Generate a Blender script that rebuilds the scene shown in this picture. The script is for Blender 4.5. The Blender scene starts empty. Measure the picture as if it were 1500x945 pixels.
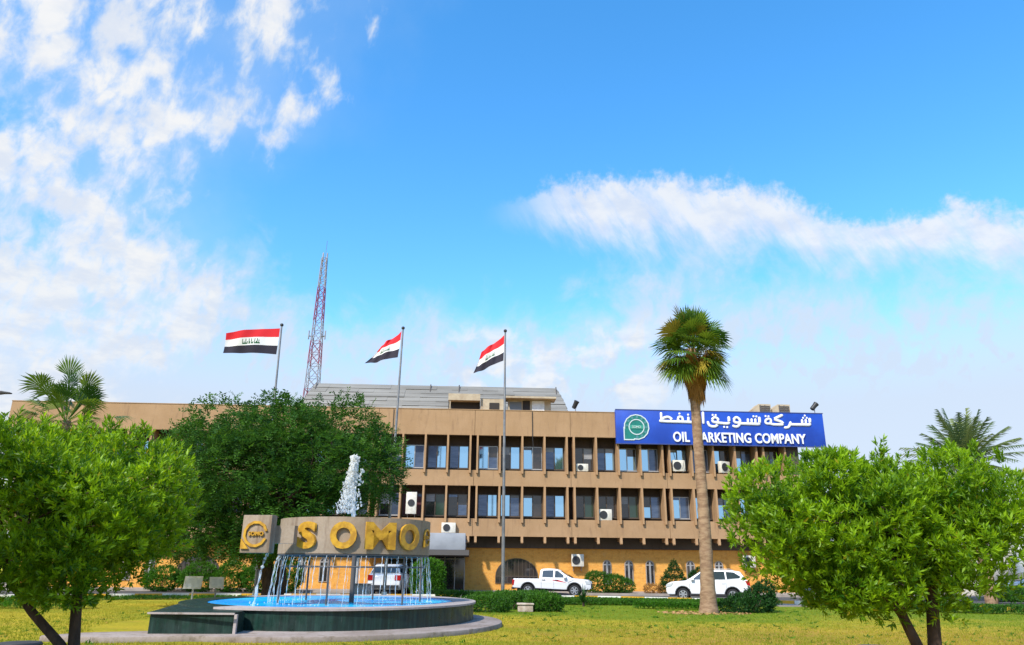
import bpy, bmesh, math, random
import numpy as np
from mathutils import Vector, Matrix

PI = math.pi
R = math.radians
C = bpy.context.scene.collection
scene = bpy.context.scene
random.seed(4)
rng = np.random.default_rng(11)

# ------------------------------------------------------------------ camera
cd = bpy.data.cameras.new('camera')
cam = bpy.data.objects.new('camera', cd)
C.objects.link(cam)
cd.sensor_width = 36.0
cd.lens = 25.99
cd.clip_end = 6000
cam.matrix_world = Matrix.Translation((0, 0, 1.55)) @ Matrix.Rotation(R(108.4), 4, 'X') @ Matrix.Rotation(R(0.55), 4, 'Z')
scene.camera = cam

# ------------------------------------------------------------------ exposure
scene.view_settings.view_transform = 'Standard'
scene.view_settings.look = 'None'
scene.view_settings.exposure = 0.75
scene.view_settings.gamma = 1.0

# ------------------------------------------------------------------ sun
SUN_EL, SUN_AZ = 46.0, 213.0          # azimuth clockwise from +Y: behind the camera, to its left
sl = bpy.data.lights.new('sun', 'SUN')
sl.energy = 3.3
sl.angle = R(3)
sl.color = (1.0, 0.95, 0.86)
so = bpy.data.objects.new('sun', sl)
C.objects.link(so)
sd = Vector((math.sin(R(SUN_AZ)) * math.cos(R(SUN_EL)), math.cos(R(SUN_AZ)) * math.cos(R(SUN_EL)), math.sin(R(SUN_EL))))
so.rotation_euler = sd.to_track_quat('Z', 'Y').to_euler()
so.location = sd * 80


# ------------------------------------------------------------------ node helper
class NT:
    def __init__(s, tree):
        s.t = tree
        s.n = tree.nodes
        s.l = tree.links

    def new(s, typ, **kw):
        nd = s.n.new(typ)
        for k, v in kw.items():
            setattr(nd, k, v)
        return nd

    def put(s, sock, v):
        if isinstance(v, bpy.types.NodeSocket):
            s.l.new(v, sock)
        elif v is not None:
            sock.default_value = v

    def m(s, op, a, b=None, c=None, clamp=False):
        nd = s.new('ShaderNodeMath', operation=op, use_clamp=clamp)
        s.put(nd.inputs[0], a)
        s.put(nd.inputs[1], b)
        s.put(nd.inputs[2], c)
        return nd.outputs[0]

    def rng(s, v, a, b, c=0.0, d=1.0, kind='SMOOTHSTEP'):
        nd = s.new('ShaderNodeMapRange', interpolation_type=kind, clamp=True)
        s.put(nd.inputs['Value'], v)
        for k, x in (('From Min', a), ('From Max', b), ('To Min', c), ('To Max', d)):
            s.put(nd.inputs[k], x)
        return nd.outputs[0]

    def noise(s, vec, scale, detail=4, rough=0.55, dist=0.0):
        nd = s.new('ShaderNodeTexNoise')
        s.put(nd.inputs['Vector'], vec)
        nd.inputs['Scale'].default_value = scale
        nd.inputs['Detail'].default_value = detail
        nd.inputs['Roughness'].default_value = rough
        nd.inputs['Distortion'].default_value = dist
        return nd.outputs[0]

    def xyz(s, x, y, z):
        nd = s.new('ShaderNodeCombineXYZ')
        for i, v in enumerate((x, y, z)):
            s.put(nd.inputs[i], v)
        return nd.outputs[0]

    def mix(s, f, a, b):
        nd = s.new('ShaderNodeMix', data_type='RGBA')
        s.put(nd.inputs[0], f)
        s.put(nd.inputs[6], a)
        s.put(nd.inputs[7], b)
        return nd.outputs[2]

    def curve(s, v, pts):
        nd = s.new('ShaderNodeFloatCurve')
        cv = nd.mapping.curves[0]
        cv.points[0].location = pts[0]
        cv.points[1].location = pts[-1]
        for p in pts[1:-1]:
            cv.points.new(*p)
        nd.mapping.update()
        s.put(nd.inputs['Value'], v)
        return nd.outputs[0]


# ------------------------------------------------------------------ sky with clouds (by direction)
world = bpy.data.worlds.new('World')
scene.world = world
world.use_nodes = True
w = NT(world.node_tree)
w.n.clear()
sky = w.new('ShaderNodeTexSky', sky_type='NISHITA')
sky.sun_disc = False
sky.sun_elevation = R(SUN_EL)
sky.sun_rotation = R(SUN_AZ)
sky.air_density = 1.0
sky.dust_density = 0.3
sky.ozone_density = 2.0
hs = w.new('ShaderNodeHueSaturation')
hs.inputs['Hue'].default_value = 0.496
hs.inputs['Saturation'].default_value = 1.33
hs.inputs['Value'].default_value = 1.42
w.l.new(sky.outputs[0], hs.inputs['Color'])
tc = w.new('ShaderNodeTexCoord')
nrm = w.new('ShaderNodeVectorMath', operation='NORMALIZE')
w.l.new(tc.outputs['Generated'], nrm.inputs[0])
sep = w.new('ShaderNodeSeparateXYZ')
w.l.new(nrm.outputs[0], sep.inputs[0])
dx, dy, dz = sep.outputs
az = w.m('MULTIPLY', w.m('ARCTAN2', dx, dy), 180 / PI)
el = w.m('MULTIPLY', w.m('ARCSINE', dz), 180 / PI)
zc = w.m('ADD', w.m('MAXIMUM', dz, 0.0), 0.16)
px, py = w.m('DIVIDE', dx, zc), w.m('DIVIDE', dy, zc)
plane = w.xyz(px, py, 0.0)
angv = w.xyz(w.m('MULTIPLY', az, 0.1), w.m('MULTIPLY', el, 0.1), 3.7)
# A: altocumulus puffs to the left
puffv = w.xyz(w.m('MULTIPLY', w.m('SUBTRACT', az, w.m('MULTIPLY', el, 0.18)), 0.1), w.m('MULTIPLY', el, 0.072), 8.1)
nA = w.noise(puffv, 2.6, 6, 0.52, 0.15)
nB = w.noise(plane, 1.9, 4, 0.5, 0.0)
nE = w.noise(angv, 1.4, 4, 0.6)
edge = w.m('ADD', w.curve(w.m('DIVIDE', el, 60.0), [(0.0, 0.42), (0.30, 0.45), (0.36, 0.40), (0.41, 0.37), (0.49, 0.42), (0.53, 0.53), (0.59, 0.565), (0.70, 0.64), (1.0, 0.80)]), 0.0)
edge = w.m('MULTIPLY', w.m('SUBTRACT', edge, 0.8), 50.0)        # degrees of azimuth where the puffs end
dist = w.m('ADD', w.m('SUBTRACT', edge, az), w.m('MULTIPLY', w.m('SUBTRACT', nE, 0.5), 14.0))
inA = w.rng(dist, -3.0, 12.0)
inA = w.m('MULTIPLY', inA, w.rng(w.m('ABSOLUTE', az), 100.0, 150.0, 1.0, 0.25))
low = w.rng(el, 32.0, 18.0, 0.0, 0.06)
far = w.rng(w.m('SUBTRACT', edge, az), 2.0, 24.0, 0.0, 0.10)
nF = w.noise(puffv, 6.5, 7, 0.6, 0.25)
den = w.m('ADD', w.m('ADD', w.m('MULTIPLY', nA, 0.52), w.m('MULTIPLY', nB, 0.16)), w.m('MULTIPLY', nF, 0.34))
den = w.m('ADD', w.m('MULTIPLY', w.m('SUBTRACT', den, 0.5), 2.6), 0.5)
den = w.m('ADD', den, w.m('ADD', low, far))
den = w.m('ADD', den, w.m('MULTIPLY', w.m('SUBTRACT', inA, 1.0), 0.45))
A = w.m('MULTIPLY', w.rng(den, 0.34, 0.78), w.rng(inA, 0.0, 0.15))
# B: long cumulus band to the right
azn = w.m('DIVIDE', w.m('ADD', az, 5.0), 60.0, clamp=True)
cb = w.curve(azn, [(0.0, 0.60), (0.07, 0.68), (0.15, 0.695), (0.25, 0.675), (0.36, 0.645), (0.45, 0.595), (0.48, 0.55), (0.57, 0.49), (0.62, 0.49), (0.68, 0.455), (0.75, 0.43), (1.0, 0.40)])
wb = w.curve(azn, [(0.0, 0.03), (0.07, 0.08), (0.15, 0.18), (0.25, 0.24), (0.36, 0.23), (0.45, 0.20), (0.49, 0.19), (0.57, 0.15), (0.61, 0.16), (0.68, 0.20), (0.75, 0.22), (1.0, 0.22)])
cb = w.m('ADD', 10.0, w.m('MULTIPLY', cb, 25.0))
wb = w.m('MULTIPLY', wb, 10.0)
streak = w.xyz(w.m('MULTIPLY', w.m('ADD', az, w.m('MULTIPLY', el, 0.55)), 0.1), w.m('MULTIPLY', el, 0.045), 1.3)
nS = w.noise(streak, 5.5, 8, 0.62, 0.15)
nC = w.noise(angv, 5.0, 8, 0.62, 0.1)
tb = w.m('DIVIDE', w.m('SUBTRACT', el, cb), wb)
tt = w.m('ADD', tb, w.m('MULTIPLY', w.m('SUBTRACT', nC, 0.5), 2.6))
tt2 = w.m('ADD', tb, w.m('MULTIPLY', w.m('SUBTRACT', nS, 0.5), 2.2))
B = w.m('MULTIPLY', w.rng(tt, 1.25, 0.45), w.rng(tt2, -2.1, -0.1))
B = w.m('MULTIPLY', B, w.rng(nS, 0.25, 0.58, 0.7, 1.0))
B = w.m('MULTIPLY', B, w.m('MULTIPLY', w.rng(az, -3.0, 6.0), w.rng(az, 75.0, 55.0)))
# C: pale bank near the horizon, with wisps rising under the band
azc = w.m('DIVIDE', w.m('ADD', az, 40.0), 80.0, clamp=True)
hz = w.curve(azc, [(0.0, 0.86), (0.20, 0.80), (0.27, 0.70), (0.33, 0.62), (0.38, 0.66), (0.50, 0.665), (0.58, 0.72), (0.67, 0.77), (0.75, 0.78), (0.80, 0.73), (0.88, 0.68), (1.0, 0.68)])
hz = w.m('MULTIPLY', hz, 30.0)
nD = w.noise(angv, 2.2, 7, 0.6, 0.3)
tc_ = w.m('ADD', w.m('SUBTRACT', hz, el), w.m('MULTIPLY', w.m('SUBTRACT', nD, 0.5), 16.0))
Cc = w.m('MULTIPLY', w.rng(tc_, -1.5, 6.0), w.m('MAXIMUM', w.rng(nF, 0.36, 0.60, 0.55, 0.95), w.rng(el, 17.0, 11.0, 0.6, 0.95)))
Cc = w.m('MAXIMUM', Cc, w.m('MULTIPLY', inA, w.rng(nB, 0.35, 0.65, 0.12, 0.38)))
# D: small bright heads in the bank
nP = w.noise(angv, 2.4, 7, 0.55, 0.2)
D = w.m('MULTIPLY', w.rng(nP, 0.47, 0.60), w.m('MULTIPLY', w.rng(el, 19.5, 17.0), w.rng(el, 9.0, 13.5)))
D = w.m('MULTIPLY', D, w.m('MULTIPLY', w.rng(az, -9.0, -2.0), w.rng(az, 16.0, 9.0)))
white = w.m('MAXIMUM', w.m('MAXIMUM', w.m('MULTIPLY', A, w.rng(el, 14.0, 26.0, 0.75, 0.97)), w.m('MULTIPLY', B, 0.9)), w.m('MULTIPLY', D, 0.8))
haze_col = w.mix(w.rng(el, 4.0, 20.0), (0.72, 0.80, 0.95, 1), (0.70, 0.83, 0.99, 1))
cloud_col = w.mix(w.rng(w.noise(plane, 9.0, 6, 0.6), 0.35, 0.62), (0.80, 0.86, 0.97, 1), (1.0, 1.0, 1.0, 1))
colr = w.mix(white, haze_col, cloud_col)
cov = w.m('SUBTRACT', 1.0, w.m('MULTIPLY', w.m('SUBTRACT', 1.0, white), w.m('SUBTRACT', 1.0, Cc)))
bg1 = w.new('ShaderNodeBackground')
bg1.inputs['Strength'].default_value = 0.15
w.l.new(hs.outputs[0], bg1.inputs['Color'])
bg2 = w.new('ShaderNodeBackground')
bg2.inputs['Strength'].default_value = 0.56
w.l.new(colr, bg2.inputs['Color'])
mx = w.new('ShaderNodeMixShader')
w.l.new(cov, mx.inputs[0])
w.l.new(bg1.outputs[0], mx.inputs[1])
w.l.new(bg2.outputs[0], mx.inputs[2])
wo = w.new('ShaderNodeOutputWorld')
w.l.new(mx.outputs[0], wo.inputs[0])


# ------------------------------------------------------------------ materials
def mat(name, col, rough=0.7, metal=0.0, spec=0.4, col2=None, nscale=3.0, stretch=(1, 1, 1), bump=0.0, bscale=30.0, coat=0.0, lo=0.35, hi=0.65, detail=6):
    m = bpy.data.materials.new(name)
    m.use_nodes = True
    t = NT(m.node_tree)
    b = t.n['Principled BSDF']
    b.inputs['Base Color'].default_value = (*col, 1)
    b.inputs['Roughness'].default_value = rough
    b.inputs['Metallic'].default_value = metal
    b.inputs['Specular IOR Level'].default_value = spec
    b.inputs['Coat Weight'].default_value = coat
    b.inputs['Coat Roughness'].default_value = 0.05
    tcn = t.new('ShaderNodeTexCoord')
    mp = t.new('ShaderNodeMapping')
    mp.inputs['Scale'].default_value = stretch
    t.l.new(tcn.outputs['Object'], mp.inputs[0])
    v = mp.outputs[0]
    if col2 is not None:
        f = t.rng(t.noise(v, nscale, detail, 0.6, 0.2), lo, hi)
        t.l.new(t.mix(f, (*col, 1), (*col2, 1)), b.inputs['Base Color'])
    if bump:
        bn = t.new('ShaderNodeBump')
        bn.inputs['Strength'].default_value = bump
        bn.inputs['Distance'].default_value = 0.02
        t.l.new(t.noise(v, bscale, 5, 0.6), bn.inputs['Height'])
        t.l.new(bn.outputs[0], b.inputs['Normal'])
    return m


def leafmat(name, ca, cb, trans=0.4, rough=0.5, spec=0.25, cc=None):
    m = bpy.data.materials.new(name)
    m.use_nodes = True
    t = NT(m.node_tree)
    b = t.n['Principled BSDF']
    out = t.n['Material Output']
    at = t.new('ShaderNodeAttribute')
    at.attribute_name = 'tint'
    c = t.mix(at.outputs['Fac'], (*ca, 1), (*cb, 1))
    if cc:
        c = t.mix(t.rng(at.outputs['Fac'], 0.93, 0.97), c, (*cc, 1))
    t.l.new(c, b.inputs['Base Color'])
    b.inputs['Roughness'].default_value = rough
    b.inputs['Specular IOR Level'].default_value = spec
    tr = t.new('ShaderNodeBsdfTranslucent')
    hv = t.new('ShaderNodeHueSaturation')
    hv.inputs['Hue'].default_value = 0.485
    hv.inputs['Value'].default_value = 1.5
    t.l.new(c, hv.inputs['Color'])
    t.l.new(hv.outputs[0], tr.inputs[0])
    mxs = t.new('ShaderNodeMixShader')
    mxs.inputs[0].default_value = trans
    t.l.new(b.outputs[0], mxs.inputs[1])
    t.l.new(tr.outputs[0], mxs.inputs[2])
    t.l.new(mxs.outputs[0], out.inputs[0])
    return m


def concrete_mat(name, c1, c2, stain, sscale=0.35):
    m = bpy.data.materials.new(name)
    m.use_nodes = True
    t = NT(m.node_tree)
    b = t.n['Principled BSDF']
    b.inputs['Roughness'].default_value = 0.85
    b.inputs['Specular IOR Level'].default_value = 0.2
    tcn = t.new('ShaderNodeTexCoord')
    v = tcn.outputs['Object']
    f = t.rng(t.noise(v, 0.45, 9, 0.68), 0.36, 0.64)
    c = t.mix(f, (*c1, 1), (*c2, 1))
    mp = t.new('ShaderNodeMapping')
    mp.inputs['Scale'].default_value = (2.2, 2.2, sscale)
    t.l.new(v, mp.inputs[0])
    g = t.rng(t.noise(mp.outputs[0], 1.6, 7, 0.68), 0.50, 0.74, 0, 0.8)
    c = t.mix(g, c, (*stain, 1))
    fine = t.rng(t.noise(v, 14.0, 4, 0.7), 0.3, 0.7, 0.0, 0.22)
    c = t.mix(fine, c, (*stain, 1))
    t.l.new(c, b.inputs['Base Color'])
    bn = t.new('ShaderNodeBump')
    bn.inputs['Strength'].default_value = 0.25
    bn.inputs['Distance'].default_value = 0.01
    t.l.new(t.noise(v, 25.0, 5, 0.6), bn.inputs['Height'])
    t.l.new(bn.outputs[0], b.inputs['Normal'])
    return m


M = {}
M['tan'] = concrete_mat('tan_concrete', (0.43, 0.268, 0.142), (0.375, 0.228, 0.115), (0.25, 0.15, 0.085))
M['fin'] = concrete_mat('fin_concrete', (0.46, 0.285, 0.15), (0.40, 0.24, 0.12), (0.24, 0.14, 0.08))
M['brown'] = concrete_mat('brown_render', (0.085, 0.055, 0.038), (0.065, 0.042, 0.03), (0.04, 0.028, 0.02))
M['beam'] = concrete_mat('dark_beam_band', (0.11, 0.085, 0.065), (0.09, 0.07, 0.055), (0.05, 0.04, 0.03))
M['fountain_concrete'] = concrete_mat('fountain_concrete', (0.36, 0.285, 0.21), (0.28, 0.215, 0.15), (0.14, 0.085, 0.05), 0.25)
M['ledge'] = concrete_mat('ledge_concrete', (0.44, 0.38, 0.36), (0.36, 0.31, 0.29), (0.20, 0.16, 0.13), 1.0)
M['apron'] = concrete_mat('apron_concrete', (0.36, 0.30, 0.27), (0.26, 0.205, 0.175), (0.13, 0.10, 0.06), 2.0)
M['pale_grey'] = mat('pale_grey_paint', (0.36, 0.37, 0.40), 0.6, col2=(0.30, 0.31, 0.34), nscale=1.2)
M['notice'] = mat('faded_notice', (0.78, 0.79, 0.80), 0.6, col2=(0.62, 0.64, 0.67), nscale=6)
M['grey_dark'] = mat('dark_grey_edge', (0.10, 0.09, 0.085), 0.7)
M['white'] = mat('white_paint', (0.78, 0.77, 0.74), 0.5, col2=(0.66, 0.64, 0.60), nscale=4)
M['cream'] = mat('cream_metal', (0.70, 0.66, 0.56), 0.45, col2=(0.60, 0.55, 0.45), nscale=5)
M['fan'] = mat('black_grille', (0.03, 0.03, 0.032), 0.5)
M['steel'] = mat('painted_steel', (0.20, 0.20, 0.21), 0.45, 0.6, col2=(0.30, 0.29, 0.28), nscale=2)
M['alu'] = mat('brown_window_frame', (0.10, 0.075, 0.055), 0.5, 0.3)
M['alulight'] = mat('aluminium_window_frame', (0.42, 0.40, 0.38), 0.4, 0.5)
M['blue'] = mat('sign_blue', (0.012, 0.055, 0.36), 0.45, col2=(0.016, 0.075, 0.46), nscale=0.6)
M['white_letter'] = mat('white_letter', (0.82, 0.82, 0.82), 0.5)
M['sign_green'] = mat('sign_green', (0.01, 0.16, 0.13), 0.5, col2=(0.012, 0.20, 0.16), nscale=4)
M['gold'] = mat('gold_letter', (0.66, 0.36, 0.03), 0.45, 0.2, col2=(0.42, 0.21, 0.02), nscale=5, coat=0.2)
M['red'] = mat('flag_red', (0.62, 0.012, 0.02), 0.8)
M['flag_white'] = mat('flag_white', (0.72, 0.70, 0.68), 0.8)
M['flag_black'] = mat('flag_black', (0.018, 0.014, 0.026), 0.8)
M['flag_green'] = mat('flag_green', (0.01, 0.09, 0.03), 0.8)
M['mast_red'] = mat('mast_red', (0.26, 0.06, 0.09), 0.6)
M['mast_white'] = mat('mast_white', (0.30, 0.29, 0.32), 0.6)
M['asphalt'] = mat('asphalt', (0.055, 0.053, 0.05), 0.9, col2=(0.085, 0.08, 0.075), nscale=1.5, bump=0.3, bscale=60)
M['pave'] = mat('paving', (0.36, 0.30, 0.25), 0.85, col2=(0.28, 0.235, 0.195), nscale=1.2, bump=0.2)
M['kerb_white'] = mat('kerb_white', (0.74, 0.72, 0.66), 0.7, col2=(0.50, 0.47, 0.40), nscale=3, lo=.45, hi=.75)
M['kerb_yellow'] = mat('kerb_yellow', (0.66, 0.36, 0.02), 0.7, col2=(0.50, 0.28, 0.04), nscale=3, lo=.4, hi=.75)
M['car_white'] = mat('car_white', (0.74, 0.74, 0.74), 0.38, 0.0, 0.4, coat=0.25)
M['car_blue'] = mat('car_pale_blue', (0.34, 0.42, 0.52), 0.25, 0.2, 0.5, coat=0.8)
M['car_glass'] = mat('car_glass', (0.03, 0.045, 0.05), 0.06, 0.0, 0.9)
M['car_trim'] = mat('car_trim', (0.025, 0.025, 0.027), 0.6)
M['tyre'] = mat('tyre_rubber', (0.018, 0.018, 0.019), 0.85)
M['rim'] = mat('wheel_rim', (0.52, 0.53, 0.55), 0.3, 0.7)
M['lamp_red'] = mat('tail_lamp', (0.40, 0.012, 0.012), 0.2, coat=0.5)
M['lamp_clear'] = mat('head_lamp', (0.62, 0.65, 0.68), 0.12, 0.3, coat=0.6)
M['stripe_red'] = mat('red_stripe', (0.55, 0.02, 0.04), 0.4)
M['stripe_grey'] = mat('grey_stripe', (0.16, 0.16, 0.18), 0.4)
M['bark'] = mat('bark', (0.085, 0.052, 0.036), 0.95, col2=(0.045, 0.028, 0.02), nscale=9, stretch=(1, 1, .3), bump=0.8, bscale=30)
M['palm_bark'] = mat('palm_bark', (0.36, 0.235, 0.14), 0.95, col2=(0.22, 0.13, 0.075), nscale=3.0, stretch=(1, 1, 3.0), bump=0.9, bscale=16)
M['soil'] = mat('soil', (0.13, 0.075, 0.04), 1.0, col2=(0.22, 0.13, 0.07), nscale=6)
M['litter'] = mat('dry_litter', (0.42, 0.24, 0.10), 0.95, col2=(0.26, 0.14, 0.06), nscale=6)
M['stone'] = mat('stone', (0.52, 0.43, 0.35), 0.9, col2=(0.36, 0.27, 0.2), nscale=4)
M['wall_white'] = mat('white_wall', (0.66, 0.64, 0.57), 0.8, col2=(0.56, 0.54, 0.48), nscale=0.5)
M['cabin'] = mat('cabin_cream', (0.50, 0.41, 0.28), 0.8, col2=(0.38, 0.29, 0.19), nscale=1.5)
M['cabin_dark'] = mat('cabin_dark', (0.035, 0.028, 0.024), 0.8)
M['cabin_door'] = mat('grey_door', (0.16, 0.17, 0.18), 0.6)
M['corrugated'] = mat('corrugated_sheet', (0.26, 0.25, 0.225), 0.6, 0.15, col2=(0.17, 0.16, 0.14), nscale=0.8, stretch=(0.25, 1, 3), lo=.3, hi=.7)
M['gl_sky'] = mat('mirror_glass', (0.40, 0.66, 0.86), 0.04, 0.92)
M['gl_slate'] = mat('blind_glass', (0.085, 0.12, 0.19), 0.12, 0.55, col2=(0.13, 0.17, 0.25), nscale=6, stretch=(.2, 1, 3))
M['gl_dark'] = mat('dark_glass', (0.022, 0.022, 0.024), 0.06, 0.0, 0.9, col2=(0.045, 0.035, 0.03), nscale=2)
M['gl_green'] = mat('tree_green_glass', (0.02, 0.045, 0.03), 0.06, 0.0, 0.8)
M['blind'] = mat('pale_blind', (0.36, 0.36, 0.36), 0.4, col2=(0.22, 0.22, 0.23), nscale=3, stretch=(.3, 1, 9))
M['curtain'] = mat('red_curtain', (0.10, 0.03, 0.035), 0.5)

# leaves
M['leaf_fore'] = leafmat('bright_leaf', (0.016, 0.095, 0.005), (0.32, 0.52, 0.010), 0.45, 0.42, 0.35, cc=(0.38, 0.34, 0.02))
M['leaf_mid'] = leafmat('acacia_leaf', (0.016, 0.066, 0.010), (0.075, 0.19, 0.014), 0.33, 0.55, 0.2)
M['leaf_palm'] = leafmat('fan_palm_leaf', (0.026, 0.095, 0.012), (0.17, 0.25, 0.015), 0.3, 0.45, 0.3, cc=(0.34, 0.26, 0.03))
M['leaf_dry'] = leafmat('dry_palm_leaf', (0.26, 0.125, 0.035), (0.46, 0.25, 0.075), 0.2, 0.8, 0.1)
M['leaf_date'] = leafmat('date_palm_leaf', (0.06, 0.11, 0.04), (0.18, 0.22, 0.06), 0.25, 0.5, 0.3)
M['leaf_hedge'] = leafmat('hedge_leaf', (0.018, 0.075, 0.008), (0.075, 0.20, 0.012), 0.3, 0.5, 0.25)
M['leaf_shrub'] = leafmat('shrub_leaf', (0.018, 0.085, 0.006), (0.085, 0.24, 0.010), 0.35, 0.5, 0.25)
M['leaf_dark'] = leafmat('dark_conifer_leaf', (0.010, 0.045, 0.010), (0.03, 0.10, 0.014), 0.25, 0.55, 0.2)
M['blade'] = leafmat('grass_blade', (0.13, 0.21, 0.008), (0.42, 0.33, 0.03), 0.35, 0.6, 0.15)


def brick_mat():
    m = bpy.data.materials.new('orange_brick')
    m.use_nodes = True
    t = NT(m.node_tree)
    b = t.n['Principled BSDF']
    b.inputs['Roughness'].default_value = 0.85
    b.inputs['Specular IOR Level'].default_value = 0.2
    tcn = t.new('ShaderNodeTexCoord')
    s = t.new('ShaderNodeSeparateXYZ')
    t.l.new(tcn.outputs['Object'], s.inputs[0])
    v = t.xyz(t.m('ADD', s.outputs[0], s.outputs[1]), s.outputs[2], 0.0)
    br = t.new('ShaderNodeTexBrick')
    t.l.new(v, br.inputs['Vector'])
    br.inputs['Scale'].default_value = 1.0
    br.inputs['Brick Width'].default_value = 0.25
    br.inputs['Row Height'].default_value = 0.085
    br.inputs['Mortar Size'].default_value = 0.009
    br.inputs['Color1'].default_value = (0.80, 0.39, 0.07, 1)
    br.inputs['Color2'].default_value = (0.72, 0.31, 0.05, 1)
    br.inputs['Mortar'].default_value = (0.50, 0.30, 0.12, 1)
    f = t.rng(t.noise(v, 0.7, 7, 0.65), 0.35, 0.7, 0.0, 0.5)
    c = t.mix(f, br.outputs[0], (0.76, 0.38, 0.08, 1))
    g = t.rng(t.noise(v, 3.2, 8, 0.72), 0.46, 0.72, 0.0, 0.75)
    c = t.mix(g, c, (0.46, 0.18, 0.03, 1))
    base_dirt = t.rng(t.noise(v, 0.9, 6, 0.7), 0.55, 0.72, 0.0, 0.4)
    c = t.mix(base_dirt, c, (0.52, 0.33, 0.15, 1))
    t.l.new(c, b.inputs['Base Color'])
    bn = t.new('ShaderNodeBump')
    bn.inputs['Strength'].default_value = 0.4
    bn.inputs['Distance'].default_value = 0.01
    t.l.new(br.outputs['Fac'], bn.inputs['Height'])
    bn.invert = True
    t.l.new(bn.outputs[0], b.inputs['Normal'])
    return m


M['brick'] = brick_mat()


def tile_mat():
    m = bpy.data.materials.new('dark_green_tile')
    m.use_nodes = True
    t = NT(m.node_tree)
    b = t.n['Principled BSDF']
    b.inputs['Roughness'].default_value = 0.35
    b.inputs['Specular IOR Level'].default_value = 0.4
    tcn = t.new('ShaderNodeTexCoord')
    v = tcn.outputs['Object']
    mp = t.new('ShaderNodeMapping')
    mp.inputs['Scale'].default_value = (6.0, 6.0, 0.35)
    t.l.new(v, mp.inputs[0])
    f = t.rng(t.noise(mp.outputs[0], 1.5, 6, 0.7), 0.38, 0.66)
    c = t.mix(f, (0.005, 0.018, 0.014, 1), (0.014, 0.045, 0.034, 1))
    g = t.rng(t.noise(mp.outputs[0], 3.1, 4, 0.7), 0.63, 0.76, 0.0, 0.55)
    c = t.mix(g, c, (0.11, 0.14, 0.12, 1))
    t.l.new(c, b.inputs['Base Color'])
    r = t.rng(t.noise(v, 4.0, 4, 0.6), 0.3, 0.7, 0.25, 0.6)
    t.l.new(r, b.inputs['Roughness'])
    return m


M['tile'] = tile_mat()


def water_mat():
    m = bpy.data.materials.new('pool_water')
    m.use_nodes = True
    t = NT(m.node_tree)
    b = t.n['Principled BSDF']
    tcn = t.new('ShaderNodeTexCoord')
    v = tcn.outputs['Object']
    f = t.rng(t.noise(v, 0.5, 4, 0.5, 0.3), 0.35, 0.65)
    c = t.mix(f, (0.004, 0.36, 0.92, 1), (0.012, 0.62, 0.98, 1))
    t.l.new(c, b.inputs['Base Color'])
    b.inputs['Roughness'].default_value = 0.18
    b.inputs['Specular IOR Level'].default_value = 0.08
    bn = t.new('ShaderNodeBump')
    bn.inputs['Strength'].default_value = 0.6
    bn.inputs['Distance'].default_value = 0.06
    mp = t.new('ShaderNodeMapping')
    mp.inputs['Scale'].default_value = (1, 0.6, 1)
    t.l.new(v, mp.inputs[0])
    t.l.new(t.noise(mp.outputs[0], 7.0, 4, 0.6), bn.inputs['Height'])
    t.l.new(bn.outputs[0], b.inputs['Normal'])
    return m


M['water'] = water_mat()


def spray_mat(name, transp):
    m = bpy.data.materials.new(name)
    m.use_nodes = True
    t = NT(m.node_tree)
    b = t.n['Principled BSDF']
    out = t.n['Material Output']
    b.inputs['Base Color'].default_value = (0.90, 0.90, 0.88, 1)
    b.inputs['Roughness'].default_value = 0.4
    b.inputs['Specular IOR Level'].default_value = 0.3
    tr = t.new('ShaderNodeBsdfTransparent')
    tl = t.new('ShaderNodeBsdfTranslucent')
    tl.inputs[0].default_value = (0.9, 0.9, 0.88, 1)
    m1 = t.new('ShaderNodeMixShader')
    m1.inputs[0].default_value = 0.45
    t.l.new(b.outputs[0], m1.inputs[1])
    t.l.new(tl.outputs[0], m1.inputs[2])
    tcn = t.new('ShaderNodeTexCoord')
    mp = t.new('ShaderNodeMapping')
    mp.inputs['Scale'].default_value = (20, 20, 5)
    t.l.new(tcn.outputs['Object'], mp.inputs[0])
    f = t.rng(t.noise(mp.outputs[0], 1.0, 3, 0.6), 0.35, 0.65, max(0.0, transp - 0.3), min(1.0, transp + 0.3))
    m2 = t.new('ShaderNodeMixShader')
    t.l.new(f, m2.inputs[0])
    t.l.new(m1.outputs[0], m2.inputs[1])
    t.l.new(tr.outputs[0], m2.inputs[2])
    t.l.new(m2.outputs[0], out.inputs[0])
    return m


M['stream'] = spray_mat('falling_water', 0.55)
M['spray'] = spray_mat('white_spray', 0.35)


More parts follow.
